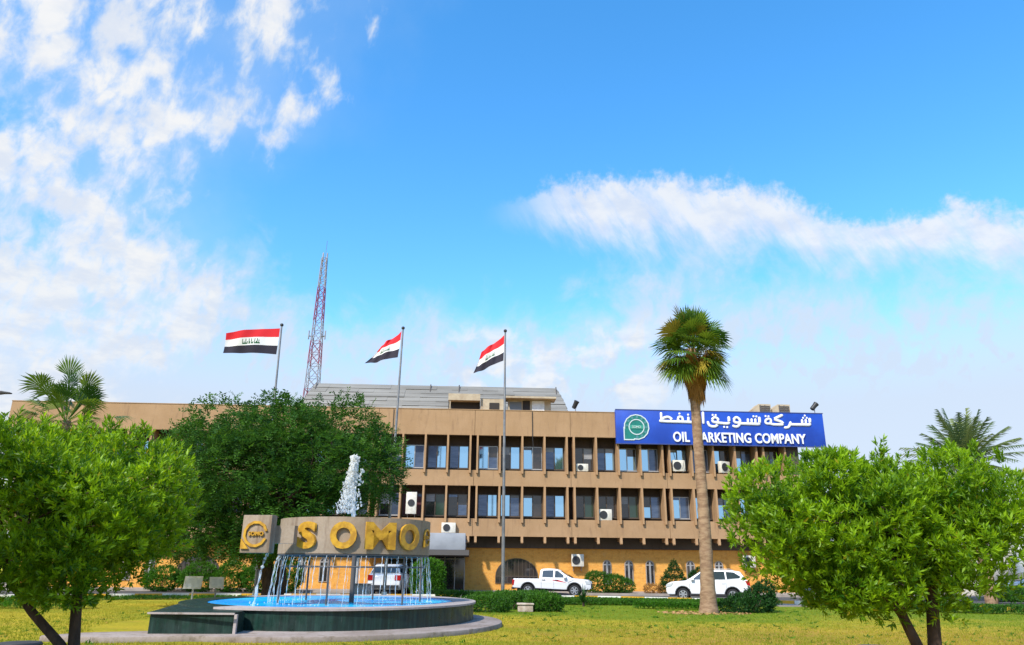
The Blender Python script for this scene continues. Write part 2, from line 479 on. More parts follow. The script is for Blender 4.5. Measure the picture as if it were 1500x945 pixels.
def lawn_mat():
    m = bpy.data.materials.new('lawn')
    m.use_nodes = True
    t = NT(m.node_tree)
    b = t.n['Principled BSDF']
    b.inputs['Roughness'].default_value = 0.95
    b.inputs['Specular IOR Level'].default_value = 0.1
    tcn = t.new('ShaderNodeTexCoord')
    v = tcn.outputs['Object']
    mp = t.new('ShaderNodeMapping')
    mp.inputs['Scale'].default_value = (0.55, 1.0, 1)
    t.l.new(v, mp.inputs[0])
    n1 = t.noise(mp.outputs[0], 0.22, 7, 0.62, 0.4)
    n2 = t.noise(mp.outputs[0], 1.1, 7, 0.68, 0.3)
    n3 = t.noise(v, 9.0, 5, 0.7)
    c = t.mix(t.rng(n1, 0.40, 0.62), (0.50, 0.39, 0.030, 1), (0.29, 0.30, 0.020, 1))
    c = t.mix(t.rng(n2, 0.52, 0.72, 0, 0.75), c, (0.52, 0.29, 0.06, 1))
    # watered, greener grass around the palm and along the hedge
    s = t.new('ShaderNodeSeparateXYZ')
    t.l.new(v, s.inputs[0])
    wob = t.m('MULTIPLY', t.m('SUBTRACT', n1, 0.5), 14.0)
    yy = t.m('ADD', s.outputs[1], wob)
    xx = t.m('ADD', s.outputs[0], t.m('MULTIPLY', t.m('SUBTRACT', n2, 0.5), 8.0))
    g = t.m('MULTIPLY', t.rng(yy, 23.0, 29.0), t.rng(xx, -3.0, 0.5))
    c = t.mix(t.m('MULTIPLY', g, 0.85), c, (0.135, 0.235, 0.014, 1))
    c = t.mix(t.rng(n3, 0.40, 0.75, 0, 0.40), c, (0.16, 0.115, 0.02, 1))
    gold = t.m('MULTIPLY', t.rng(xx, -2.0, 4.0), t.rng(yy, 25.0, 20.0))
    c = t.mix(t.m('MULTIPLY', gold, t.rng(n2, 0.35, 0.6, 0.25, 0.75)), c, (0.40, 0.235, 0.045, 1))
    dark = t.rng(t.noise(mp.outputs[0], 2.6, 6, 0.7, 0.5), 0.55, 0.75, 0, 0.5)
    c = t.mix(dark, c, (0.17, 0.165, 0.015, 1))
    t.l.new(c, b.inputs['Base Color'])
    bn = t.new('ShaderNodeBump')
    bn.inputs['Strength'].default_value = 0.9
    bn.inputs['Distance'].default_value = 0.05
    t.l.new(t.noise(v, 40.0, 4, 0.7), bn.inputs['Height'])
    t.l.new(bn.outputs[0], b.inputs['Normal'])
    return m


M['lawn'] = lawn_mat()


# ------------------------------------------------------------------ object helpers
def link(o, parent=None):
    C.objects.link(o)
    if parent is not None:
        o.parent = parent
    return o


def tag(o, label=None, cat=None, group=None, kind=None):
    if label:
        o['label'] = label
    if cat:
        o['category'] = cat
    if group:
        o['group'] = group
    if kind:
        o['kind'] = kind
    return o


def thing(name, label, cat, loc=(0, 0, 0), rz=0.0, group=None):
    o = bpy.data.objects.new(name, None)
    o.empty_display_size = 0.2
    o.location = loc
    o.rotation_euler = (0, 0, rz)
    link(o)
    return tag(o, label, cat, group)


def copy_tree(o, parent=None):
    c = o.copy()
    C.objects.link(c)
    c.parent = parent
    for ch in list(o.children):
        copy_tree(ch, c)
    return c


class MB:
    """collects faces of several materials and links them as one mesh object"""

    def __init__(s):
        s.v, s.f, s.mi = [], [], []

    def add(s, vs, fs, mi=0):
        b = len(s.v)
        s.v += [tuple(p) for p in vs]
        s.f += [tuple(i + b for i in f) for f in fs]
        s.mi += [mi] * len(fs)

    def box(s, x0, x1, y0, y1, z0, z1, mi=0):
        vs = [(x, y, z) for z in (z0, z1) for y in (y0, y1) for x in (x0, x1)]
        s.add(vs, [(0, 2, 3, 1), (4, 5, 7, 6), (0, 1, 5, 4), (2, 6, 7, 3), (0, 4, 6, 2), (1, 3, 7, 5)], mi)

    def tube(s, pts, rad, n=8, mi=0, caps=True, sy=None):
        pts = [Vector(p) for p in pts]
        if not hasattr(rad, '__len__'):
            rad = [rad] * len(pts)
        vs, fs = [], []
        up = Vector((0.13, 0.07, 1)).normalized()
        for i, p in enumerate(pts):
            d = (pts[min(i + 1, len(pts) - 1)] - pts[max(i - 1, 0)])
            d = d.normalized() if d.length > 1e-9 else Vector((0, 0, 1))
            a = d.cross(up)
            if a.length < 0.1:
                a = d.cross(Vector((1, 0, 0)))
            a.normalize()
            b = d.cross(a).normalized()
            for k in range(n):
                t = 2 * PI * k / n
                q = p + (a * math.cos(t) + b * math.sin(t)) * rad[i]
                vs.append(q)
        if sy is not None:       # flatten in depth about the plane y = 0
            vs = [Vector((q.x, q.y * sy, q.z)) for q in vs]
        for i in range(len(pts) - 1):
            for k in range(n):
                k2 = (k + 1) % n
                fs.append((i * n + k, i * n + k2, (i + 1) * n + k2, (i + 1) * n + k))
        if caps:
            fs.append(tuple(range(n))[::-1])
            fs.append(tuple((len(pts) - 1) * n + k for k in range(n)))
        s.add(vs, fs, mi)

    def lathe(s, prof, n=24, mi=0, cx=0, cy=0, cz=0, axis='z'):
        vs, fs = [], []
        for (r, z) in prof:
            for k in range(n):
                t = 2 * PI * k / n
                if axis == 'z':
                    vs.append((cx + r * math.cos(t), cy + r * math.sin(t), cz + z))
                else:
                    vs.append((cx + r * math.cos(t), cy + z, cz + r * math.sin(t)))
        for i in range(len(prof) - 1):
            for k in range(n):
                k2 = (k + 1) % n
                fs.append((i * n + k, i * n + k2, (i + 1) * n + k2, (i + 1) * n + k))
        fs.append(tuple(range(n))[::-1])
        fs.append(tuple((len(prof) - 1) * n + k for k in range(n)))
        s.add(vs, fs, mi)

    def prism(s, poly, a0, a1, axis='y', mi=0):
        """poly in (u, v); axis y -> (u, a, v); axis z -> (u, v, a)"""
        n = len(poly)
        if axis == 'y':
            vs = [(u, a0, v) for u, v in poly] + [(u, a1, v) for u, v in poly]
        else:
            vs = [(u, v, a0) for u, v in poly] + [(u, v, a1) for u, v in poly]
        fs = [tuple(range(n))[::-1], tuple(range(n, 2 * n))]
        fs += [(i, (i + 1) % n, n + (i + 1) % n, n + i) for i in range(n)]
        s.add(vs, fs, mi)

    def build(s, name, mats, parent=None, smooth=False, bevel=0.0, segs=2, tri=False, sharp=35):
        me = bpy.data.meshes.new(name)
        me.from_pydata(s.v, [], s.f)
        if not isinstance(mats, (list, tuple)):
            mats = [mats]
        for m in mats:
            me.materials.append(m)
        me.polygons.foreach_set('material_index', s.mi)
        bm = bmesh.new()
        bm.from_mesh(me)
        bmesh.ops.recalc_face_normals(bm, faces=bm.faces)
        if tri:
            bmesh.ops.triangulate(bm, faces=[f for f in bm.faces if len(f.verts) > 4])
        if bevel:
            es = [e for e in bm.edges if len(e.link_faces) == 2 and e.calc_face_angle(0) > R(sharp)]
            bmesh.ops.bevel(bm, geom=es, offset=bevel, segments=segs, profile=0.5, affect='EDGES', clamp_overlap=True)
        bm.to_mesh(me)
        bm.free()
        if smooth or bevel:
            me.polygons.foreach_set('use_smooth', [True] * len(me.polygons))
            me.set_sharp_from_angle(angle=R(40))
        o = bpy.data.objects.new(name, me)
        link(o, parent)
        return o


def np_mesh(name, V, F, mats, parent=None, tint=None, mi=None, smooth=False):
    """V (n,3), F (m,4) or (m,3) index arrays"""
    me = bpy.data.meshes.new(name)
    k = F.shape[1]
    me.vertices.add(len(V))
    me.vertices.foreach_set('co', np.ascontiguousarray(V, dtype=np.float32).ravel())
    me.loops.add(F.size)
    me.loops.foreach_set('vertex_index', np.ascontiguousarray(F, dtype=np.int32).ravel())
    me.polygons.add(len(F))
    me.polygons.foreach_set('loop_start', np.arange(0, F.size, k, dtype=np.int32))
    me.polygons.foreach_set('loop_total', np.full(len(F), k, dtype=np.int32))
    me.update(calc_edges=True)
    if not isinstance(mats, (list, tuple)):
        mats = [mats]
    for m in mats:
        me.materials.append(m)
    if mi is not None:
        me.polygons.foreach_set('material_index', np.ascontiguousarray(mi, dtype=np.int32))
    if tint is not None:
        a = me.attributes.new('tint', 'FLOAT', 'FACE')
        a.data.foreach_set('value', np.ascontiguousarray(tint, dtype=np.float32))
    if smooth:
        me.polygons.foreach_set('use_smooth', [True] * len(F))
    me.validate()
    o = bpy.data.objects.new(name, me)
    link(o, parent)
    return o


def unit(a):
    return a / np.maximum(np.linalg.norm(a, axis=-1, keepdims=True), 1e-9)


LEAF_V = np.array([(0, 0, 0), (.45, -.5, .16), (.5, 0, 0), (.45, .5, .16), (1, 0, -.12)])
LEAF_F = np.array([(0, 1, 4, 2), (0, 2, 4, 3)])


def leaf_arrays(P, D, N, L, W):
    """leaves at P along D with face normal about N, length L, width W"""
    D = unit(D)
    S = unit(np.cross(N, D))
    N2 = np.cross(D, S)
    n = len(P)
    V = (P[:, None, :] + D[:, None, :] * (LEAF_V[None, :, 0:1] * L[:, None, None])
         + S[:, None, :] * (LEAF_V[None, :, 1:2] * W[:, None, None])
         + N2[:, None, :] * (LEAF_V[None, :, 2:3] * W[:, None, None]))
    F = (np.arange(n) * 5)[:, None, None] + LEAF_F[None]
    return V.reshape(-1, 3), F.reshape(-1, 4)


def rand_dirs(n):
    return unit(rng.normal(size=(n, 3)))


def in_blobs(P, B, f):
    """largest depth test: is P inside any blob scaled by f"""
    ins = np.zeros(len(P), bool)
    for b in B:
        ins |= (((P - b[:3]) / (b[3:] * f)) ** 2).sum(1) < 1
    return ins


def blob_points(B, n, shell=0.55, keep=0.62):
    """points near the outer surface of a union of ellipsoids + outward directions"""
    B = np.asarray(B, float)
    wgt = (B[:, 3] * B[:, 5])
    wgt = wgt / wgt.sum()
    out_p, out_d, got = [], [], 0
    while got < n:
        k = rng.choice(len(B), size=n, p=wgt)
        d = rand_dirs(n)
        r = shell + (1.06 - shell) * rng.random(n) ** 0.6
        P = B[k, :3] + d * B[k, 3:] * r[:, None]
        ok = ~in_blobs(P, B, keep)
        out_p.append(P[ok])
        out_d.append(unit(d / B[k, 3:])[ok])
        got += int(ok.sum())
    return np.concatenate(out_p)[:n], np.concatenate(out_d)[:n]


def sprigs(P, D, per, L, W, stem, spread=0.95, up=0.5, jitter=0.35):
    """rosettes of leaves round each axis; returns V, F, tint"""
    n = len(P)
    ax = unit(D * 0.65 + np.array((0, 0, up)) + rng.normal(size=(n, 3)) * jitter)
    ref = unit(np.cross(ax, rand_dirs(n)))
    ref2 = np.cross(ax, ref)
    th = (np.arange(per) * 2.4)[None, :] + rng.random((n, 1)) * 6.28
    rad = ref[:, None] * np.cos(th)[..., None] + ref2[:, None] * np.sin(th)[..., None]
    t = np.linspace(0, 1, per)[None, :, None]
    sp = spread * (1.15 - 0.75 * t)
    dirs = unit(ax[:, None] + rad * sp + rng.normal(size=(n, per, 3)) * 0.16)
    pos = P[:, None] + ax[:, None] * (t * stem)
    LL = L * rng.uniform(0.7, 1.25, (n, per))
    WW = W * rng.uniform(0.75, 1.25, (n, per))
    cl = .5 + .25 * np.sin(P[:, :1] * 4.1 + 2 * np.sin(P[:, 2:] * 3.3)) + .25 * np.sin(P[:, 1:2] * 3.7 + P[:, 2:] * 5.2)
    base = np.clip(.6 * rng.random((n, 1)) ** 1.3 + .5 * cl ** 1.5, 0, 1)
    tint = np.clip(base * 0.75 + np.linspace(0, .28, per)[None] + rng.normal(size=(n, per)) * 0.07, 0, 0.92)
    odd = rng.random((n, per)) > 0.992
    tint[odd] = 1.0
    V, F = leaf_arrays(pos.reshape(-1, 3), dirs.reshape(-1, 3), np.repeat(ax, per, 0) + rng.normal(size=(n * per, 3)) * .3, LL.ravel(), WW.ravel())
    return V, F, np.repeat(tint.ravel(), 2)


def limb(mb, a, b, r0, r1, n=6, bend=0.06):
    a, b = Vector(a), Vector(b)
    L = (b - a).length
    pts, rr = [], []
    ph = random.random() * 6
    for i in range(n + 1):
        t = i / n
        p = a.lerp(b, t)
        p = p + Vector((math.sin(ph + t * 5), math.cos(ph * 1.3 + t * 4), 0)) * bend * L * math.sin(PI * t)
        pts.append(p)
        rr.append(r0 + (r1 - r0) * t)
    mb.tube(pts, rr, 8)
    return pts


# ------------------------------------------------------------------ ground
def sheet(name, poly, z, m):
    mb = MB()
    mb.add([(x, y, z) for x, y in poly], [tuple(range(len(poly)))])
    o = mb.build(name, m, tri=True)
    return tag(o, kind='structure')


KERB = [(-40, 33.0), (-30, 34.6), (-23, 36.6), (-19, 38.8), (-15.5, 40.2), (-11, 41.2), (-5, 42.2), (0, 42.6), (4.4, 42.4), (7, 41.6), (9.5, 40.4), (12.5, 38.8), (16, 36.8), (20, 35.0), (23, 34.4), (27, 34.0), (34, 33.7), (44, 33.5)]


def smooth_path(pts, n=8):
    out = []
    P = [Vector((p[0], p[1])) for p in pts]
    for i in range(len(P) - 1):
        p0, p1, p2, p3 = P[max(i - 1, 0)], P[i], P[i + 1], P[min(i + 2, len(P) - 1)]
        for k in range(n):
            t = k / n
            out.append(0.5 * ((2 * p1) + (p2 - p0) * t + (2 * p0 - 5 * p1 + 4 * p2 - p3) * t * t + (3 * p1 - p0 - 3 * p2 + p3) * t ** 3))
    out.append(P[-1])
    return out


def resample(path, step):
    out, acc = [path[0]], 0.0
    for a, b in zip(path, path[1:]):
        L = (b - a).length
        while acc + L >= step:
            t = (step - acc) / L
            a = a.lerp(b, t)
            L = (b - a).length
            out.append(a)
            acc = 0.0
        acc += L
    return out


KP = resample(smooth_path(KERB), 0.25)
ground = sheet('lawn', [(-2500, -600), (2500, -600), (2500, 4000), (-2500, 4000)], 0.0, M['lawn'])
road = sheet('road', [(p.x, p.y) for p in KP] + [(120, 33.5), (120, 49.0), (-120, 49.0), (-120, 33)], 0.004, M['asphalt'])

mb = MB()
for i in range(len(KP) - 1):
    a, b = KP[i], KP[i + 1]
    d = (b - a).normalized()
    nn = Vector((-d.y, d.x))
    g = 0.006 if i % 5 == 4 else 0.0
    b2 = b - d * g * 2
    q = [a - nn * .02, b2 - nn * .02, b2 + nn * .2, a + nn * .2]
    mi = (i // 5) % 2
    vs = [(p.x, p.y, 0.0) for p in q] + [(p.x, p.y, 0.19) for p in q]
    mb.add(vs, [(0, 1, 5, 4), (1, 2, 6, 5), (2, 3, 7, 6), (3, 0, 4, 7), (4, 5, 6, 7)], mi)
tag(mb.build('kerb', [M['kerb_yellow'], M['kerb_white']]), kind='structure')

mb = MB()
mb.box(-70, 70, 49.0, 75, -0.2, 0.14)
tag(mb.build('pavement', M['pave']), kind='structure')
mb = MB()
mb.box(12.35, 13.7, 36.2, 38.55, 0.0, 0.05)
tag(mb.build('path', M['pave']), kind='structure')

# ------------------------------------------------------------------ office building
BA = math.atan(0.05)
BX = Matrix.Translation((0, 52, 0)) @ Matrix.Rotation(BA, 4, 'Z')


def bw(x, y, z):
    return BX @ Vector((x, y, z))


bld = thing('office_building', 'three storey tan concrete office building with brick ground floor and rows of vertical fins', 'building', (0, 52, 0), BA)


def bpart(mb, name, m, parent=bld, **k):
    return mb.build(name, m, parent, **k)


XL, XR = -34.5, 21.0
P_ = 6.77
joints = [-2.55 + P_ * k for k in range(-4, 4)]


def band(name, z0, z1, y0, y1, x0, x1):
    mb = MB()
    xs = [x0] + [j for j in joints if x0 + .3 < j < x1 - .3] + [x1]
    for i in range(len(xs) - 1):
        a = xs[i] + (0.012 if i else 0)
        b = xs[i + 1] - (0.012 if i < len(xs) - 2 else 0)
        mb.box(a, b, y0, y0 + 0.25, z0, z1)
    mb.box(x0 + .02, x1 - .02, y0 + 0.252, y1, z0 + .004, z1 - .004, 1)
    return bpart(mb, name, [M['tan'], M['brown']])


pr = band('parapet', 10.43, 12.22, 0.0, 1.6, XL, XR)
mb = MB()
mb.box(XL + .01, XR - .01, 1.602, 17, 10.6, 11.9)
mb.box(XL - .02, XR + .02, -.03, 0.4, 12.222, 12.27)
bpart(mb, 'roof', M['tan'])
band('spandrel', 6.94, 8.0, 0.0, 0.88, -33.3, 20.6)
band('spandrel', 3.6, 4.75, 0.0, 0.88, -33.3, 20.6)
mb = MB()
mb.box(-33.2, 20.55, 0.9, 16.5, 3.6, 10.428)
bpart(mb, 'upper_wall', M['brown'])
for xa, xb in ((19.75, 20.6), (-33.3, -32.6)):
    for za, zb in ((8.002, 10.428), (4.752, 6.938)):
        mb = MB()
        mb.box(xa, xb, 0.05, 0.88, za, zb)
        bpart(mb, 'end_pier', M['beam'])
mb = MB()
mb.box(-33.0, 20.5, 1.15, 16, 2.88, 3.598)
bpart(mb, 'beam_band', M['beam'])
mb = MB()
mb.box(-32.8, 20.4, 1.3, 15.8, 0.0, 2.878)
bpart(mb, 'brick_wall', M['brick'])

fin_x = []
for k in range(-5, 4):
    for j, dxx in enumerate((0, 1.57, 3.14, 4.70, 6.27)):
        x = -2.33 + P_ * k + dxx
        if -32.4 < x < 19.7:
            fin_x.append((x, k, j))


def fin_mesh(z0, z1, zb):
    mb = MB()
    # slim blade: overlaps the spandrel below as a small tapered nose
    mb.prism([(-.16, z1), (0.90, z1), (0.90, z0), (-.01, z0), (-.01, zb + .16), (-.12, zb), (-.20, zb + .05)], -0.065, 0.065)
    me = mb
    vs = [(b, a, c) for (a, b, c) in me.v]
    me.v = vs
    return me


f2 = fin_mesh(8.0, 10.42, 7.74)
f1 = fin_mesh(4.75, 6.93, 4.45)
br_ = MB()
br_.prism([(-.06, 3.595), (1.0, 3.595), (1.0, 3.36), (.12, 3.30), (-.02, 3.14), (-.10, 3.2)], -0.08, 0.08)
br_.v = [(b, a, c) for (a, b, c) in br_.v]
firsts = {}
for x, k, j in fin_x:
    for key, src, nm in (('f2', f2, 'fin'), ('f1', f1, 'fin'), ('br', br_, 'bracket')):
        if key not in firsts:
            o = src.build(nm, M['fin'], bld)
            firsts[key] = o
        else:
            o = firsts[key].copy()
            C.objects.link(o)
        o.location = (x, 0, 0)

# windows: frame with two sashes; state letters: L mirror sky, S slate blinds, D dark, G green, R red curtain
WIN2 = {(-1, 1): 'LS', (-1, 2): 'SL', (-1, 3): 'SL', (0, 0): 'LS', (0, 1): 'DL', (0, 2): 'LD', (0, 3): 'SL', (1, 0): 'DD', (1, 1): 'SL', (1, 2): 'LL', (1, 3): 'LS',
        (2, 0): 'LL', (2, 1): 'SS', (2, 2): 'LD', (2, 3): 'LS', (3, 0): 'LS'}
WIN1 = {(-1, 1): 'RR', (-1, 2): 'DG', (-1, 3): 'DS', (0, 0): 'SL', (0, 1): 'LS', (0, 2): 'LD', (0, 3): 'SL', (1, 0): 'DG', (1, 1): 'GD', (1, 2): 'DG', (1, 3): 'LS',
        (2, 0): 'LS', (2, 1): 'LD', (2, 2): 'LS', (2, 3): 'LS', (3, 0): 'LS'}
GM = {'L': 'gl_sky', 'S': 'gl_slate', 'D': 'gl_dark', 'G': 'gl_green', 'R': 'curtain'}
wr = random.Random(3)


def frame_mb(wd, h):
    mb = MB()
    t = 0.05
    mb.box(0, wd, -.07, 0, 0, t)
    mb.box(0, wd, -.07, 0, h - t, h)
    mb.box(0, t, -.068, 0, t, h - t)
    mb.box(wd - t, wd, -.068, 0, t, h - t)
    mb.box(wd / 2 - .035, wd / 2 + .035, -.064, 0, t, h - t)
    return mb


frames = {}


def window(x, z0, z1, st):
    h = z1 - z0
    key = ('alulight' if wr.random() < .35 else 'alu', round(h, 2))
    if key not in frames:
        frames[key] = frame_mb(1.34, h).build('window', M[key[0]], bld)
        o = frames[key]
    else:
        o = frames[key].copy()
        C.objects.link(o)
    o.location = (x + .115, .899, z0)
    for i, c in enumerate(st):
        mb = MB()
        a = .052 if i == 0 else .707
        b = .633 if i == 0 else 1.288
        tilt = wr.uniform(-.006, .006)
        y = -.028 if i == 0 else -.02
        top = h - .052
        q = wr.random()
        zc_ = top - (top - .06) * (0 if q < .5 else wr.choice((.12, .2, .35, .5)))
        mb.add([(a, y - tilt, .052), (b, y + tilt, .052), (b, y + tilt, zc_), (a, y - tilt, zc_)], [(0, 1, 2, 3)])
        if zc_ < top - .01:
            mb.add([(a, y - tilt, zc_), (b, y + tilt, zc_), (b, y + tilt, top), (a, y - tilt, top)], [(0, 1, 2, 3)], 1)
        mb.build('pane', [M[GM[c]], M[wr.choice(('blind', 'gl_slate', 'gl_dark'))]], o)
    mb = MB()
    mb.box(-.03, 1.37, -.16, -.072, -.045, 0.0)
    mb.build('sill', M[key[0]], o)
    return o


opts = ['LS', 'SL', 'LD', 'DL', 'DS', 'SS', 'LS']
for x, k, j in fin_x:
    if j == 4:
        continue
    if x + 1.57 > 19.9:
        continue
    window(x, 8.2, 9.80, WIN2.get((k, j), wr.choice(opts)))
    window(x, 4.95, 6.45, WIN1.get((k, j), wr.choice(opts)))


# ground floor arched openings
def arch_poly(x0, x1, z0, zs, n=14, flat=1.0):
    r = (x1 - x0) / 2
    cx = (x0 + x1) / 2
    return [(x0, z0), (x1, z0)] + [(cx + r * math.cos(PI * i / n), zs + r * flat * math.sin(PI * i / n)) for i in range(n + 1)]


def arch_window(x0, x1, z0, zs, flat, bars, name='arched_window', mullion=None):
    po = arch_poly(x0 - .06, x1 + .06, z0 - .04, zs, 16, flat)
    pi_ = arch_poly(x0, x1, z0, zs, 16, flat)
    mb = MB()
    n = len(po)
    vs = [(u, 1.24, v) for u, v in po] + [(u, 1.24, v) for u, v in pi_] + [(u, 1.3, v) for u, v in po] + [(u, 1.29, v) for u, v in pi_]
    fs = []
    for i in range(n):
        k = (i + 1) % n
        fs += [(i, k, n + k, n + i), (i, 2 * n + i, 2 * n + k, k), (n + i, n + k, 3 * n + k, 3 * n + i)]
    mb.add(vs, fs)
    o = mb.build(name, M['pave'] if mullion else M['beam'], bld)
    g = MB()
    g.add([(u, 1.286, v) for u, v in pi_], [tuple(range(len(pi_)))])
    g.build('pane', M['gl_dark'], o)
    b = MB()
    r = (x1 - x0) / 2
    cx = (x0 + x1) / 2
    for i in range(1, bars):
        x = x0 + (x1 - x0) * i / bars
        top = zs + flat * math.sqrt(max(0, r * r - (x - cx) ** 2)) - .02
        b.box(x - .017, x + .017, 1.245, 1.272, z0, top)
    if mullion:
        b.box(cx - .06, cx + .06, 1.232, 1.268, z0, zs + r * flat - .03)
        b.box(x0, x1, 1.236, 1.27, zs - .04, zs + .03)
    else:
        b.box(x0, x1, 1.25, 1.268, zs - .03, zs + .02)
    b.build('grille', M['alulight'] if mullion else M['alu'], o)


arch_window(-.85, 1.95, 0.62, 1.05, .80, 11)
for cx in (6.78, 8.29, 9.76, 12.6, 14.6, -12.5, -14.0, -15.5, -17.0, -24.0, -25.5):
    arch_window(cx - .24, cx + .24, 0.62, 1.86, 1.0, 2, mullion=True)
for cx in (-20.8,):
    arch_window(cx - 1.4, cx + 1.4, 0.62, 1.05, .8, 11)

# entrance: glazed doors, canopy on a white column
mb = MB()
mb.box(-8.4, -3.0, 1.22, 1.296, 0.14, 2.7)
dr = mb.build('entrance_door', M['gl_dark'], bld)
mb = MB()
for x in (-8.4, -7.1, -5.75, -4.4, -3.7, -3.05):
    mb.box(x, x + .06, 1.16, 1.218, 0.14, 2.7)
mb.box(-8.4, -3.0, 1.17, 1.212, 2.1, 2.16)
mb.build('frame', M['alulight'], dr)
mb = MB()
mb.box(-9.6, -2.95, -6.0, 1.1, 2.56, 3.52)
cn = mb.build('entrance_canopy', M['pale_grey'], bld, bevel=0.03)
mb = MB()
mb.box(-9.7, -2.72, -6.15, 1.1, 2.26, 2.558)
mb.build('canopy_edge', M['grey_dark'], cn)
mb = MB()
mb.lathe([(.2, 0.13), (.2, .2), (.14, .26), (.14, 2.2), (.19, 2.259)], 20, cx=-5.6, cy=-5.7)
mb.build('column', M['white'], cn, smooth=True)
mb = MB()
mb.lathe([(.2, 0.13), (.2, .2), (.14, .26), (.14, 2.2), (.19, 2.259)], 20, cx=-9.3, cy=-5.7)
mb.build('column', M['white'], cn, smooth=True)

# penthouse of lapped corrugated sheet
mb = MB()
rows = 9
for i in range(rows):
    t0, t1 = i / rows, (i + 1) / rows
    def prof(t):
        z = 12.0 + 3.45 * t
        return 4.6 + 1.9 * t ** 1.6, z, 0.9 * t ** 1.8
    y0, z0, e0 = prof(t0)
    y1, z1, e1 = prof(t1)
    lift = 0.05
    xl, xr = -16.2, 4.85
    seg = 16
    for s_ in range(seg):
        xa = xl + e0 + (xr - xl - 2 * e0) * s_ / seg
        xb = xl + e0 + (xr - xl - 2 * e0) * (s_ + 1) / seg
        xc = xl + e1 + (xr - xl - 2 * e1) * (s_ + 1) / seg
        xd = xl + e1 + (xr - xl - 2 * e1) * s_ / seg
        j = random.uniform(-.03, .03)
        mb.add([(xa, y0 - lift + j, z0), (xb, y0 - lift + j, z0), (xc, y1 + j * .3, z1 + .02), (xd, y1 + j * .3, z1 + .02)], [(0, 1, 2, 3)])
        mb.add([(xa, y0 - lift + j, z0), (xb, y0 - lift + j, z0), (xb, y0 + .06, z0), (xa, y0 + .06, z0)], [(0, 1, 2, 3)])
    for sx, xx0, xx1 in ((-1, xl + e0, xl + e1), (1, xr - e0, xr - e1)):
        mb.add([(xx0 + sx * lift, y0, z0), (xx0 + sx * lift, 15.0, z0), (xx1, 15.0, z1), (xx1, y1, z1)], [(0, 1, 2, 3)])
mb.add([(-15.3, 6.5, 15.46), (3.95, 6.5, 15.46), (3.95, 15, 15.46), (-15.3, 15, 15.46)], [(0, 1, 2, 3)])
ph = mb.build('rooftop_hall', M['corrugated'], bld)
mb = MB()
for x in (-15.3, -6.2, -3.9, 3.95):
    mb.tube([(x, 4.50, 12.0), (x * .995, 6.35, 15.52)], 0.05, 6)
mb.build('ridge_strap', M['grey_dark'], ph)
mb = MB()
mb.box(-4.6, -2.2, 2.9, 4.2, 13.55, 14.05)
mb.box(-4.6, -2.2, 3.6, 4.2, 12.2, 13.548, 1)
mb.box(-4.5, -4.42, 2.95, 3.0, 12.2, 13.548)
mb.build('rooftop_hood', [M['cabin'], M['cabin_dark']], bld)
mb = MB()
mb.box(-2.15, -.3, 3.2, 4.2, 12.2, 13.75)
mb.box(-1.5, -.75, 3.16, 3.198, 12.7, 13.45, 1)
mb.box(-.32, 3.55, 2.75, 4.3, 13.78, 13.92)
mb.box(-.05, 3.2, 3.4, 4.2, 12.2, 13.778)
mb.box(0.05, .95, 3.36, 3.398, 12.2, 13.6, 2)
mb.box(1.05, 1.6, 3.36, 3.398, 12.9, 13.7, 1)
mb.box(1.75, 2.7, 3.34, 3.398, 12.3, 13.7, 3)
mb.build('rooftop_cabin', [M['cabin'], M['cabin_dark'], M['cabin_door'], M['white']], bld)

# hanging cables and rain pipes
mb = MB()
mb.tube([(1.5, -.06, 12.2), (1.52, -.06, 10.4), (1.6, -.05, 9.4)], .025, 5)
mb.tube([(-8.3, -.06, 12.2), (-8.3, -.06, 10.3), (-8.25, -.06, 7.9)], .02, 5)
mb.tube([(12.0, -.06, 9.9), (12.25, -.2, 9.0), (12.1, -.1, 8.3)], .02, 5)
mb.build('cable', M['car_trim'], bld)


# ------------------------------------------------------------------ air conditioners on the facade
def ac_unit(x, y, z, wd, h, label, brackets=True, rot=0.0):
    o = thing('air_conditioner', label, 'air conditioner', bw(x, y, z), BA + rot, 'air conditioners on the office building')
    mb = MB()
    mb.box(-wd / 2, wd / 2, -.34, 0, 0, h)
    b = mb.build('casing', M['cream'], o, bevel=.025)
    mb = MB()
    r = min(h * .36, wd * .33)
    cx = -wd * .14 if h < wd else 0.0
    mb.lathe([(r, 0), (r, .03), (r * .9, .035), (r * .3, .02), (r * .28, .05)], 24, cx=cx, cy=-.376, cz=h / 2, axis='y')
    mb.build('fan_grille', M['fan'], o)
    mb = MB()
    for sx in (-.33, .33):
        mb.box(wd * sx - .02, wd * sx + .02, -.36, 0.1, -.05, -.003)
        mb.box(wd * sx - .02, wd * sx + .02, -.02, 0.1, -.3, -.052)
    mb.build('bracket', M['steel'], o)
    return o


ac_unit(4.70, 1.15, 1.72, .84, .80, 'square outdoor air conditioner on the orange brick wall above the pickup')
ac_unit(16.65, 1.15, 1.76, .84, .80, 'outdoor air conditioner on the brick wall beside the bright tree, above the car\'s rear')
ac_unit(5.03, .45, 8.05, .86, .52, 'low white air conditioner in a dark top floor window, left of the blue sign')
ac_unit(11.90, .4, 8.15, .88, .78, 'air conditioner under the blue sign, just left of the palm trunk')
ac_unit(15.10, .4, 8.08, .86, .82, 'air conditioner under the blue sign, right of the palm trunk', rot=.5)
ac_unit(6.55, .35, 4.74, .92, .74, 'air conditioner on the first floor sill, above the pickup and the brick wall')
ac_unit(-4.15, 0.0, 3.78, .95, .66, 'air conditioner on the lowest tan band, above the grey entrance canopy')
ac_unit(-6.75, .3, 5.0, .72, 1.45, 'tall white cabinet unit at a first floor window, against the edge of the dark tree')

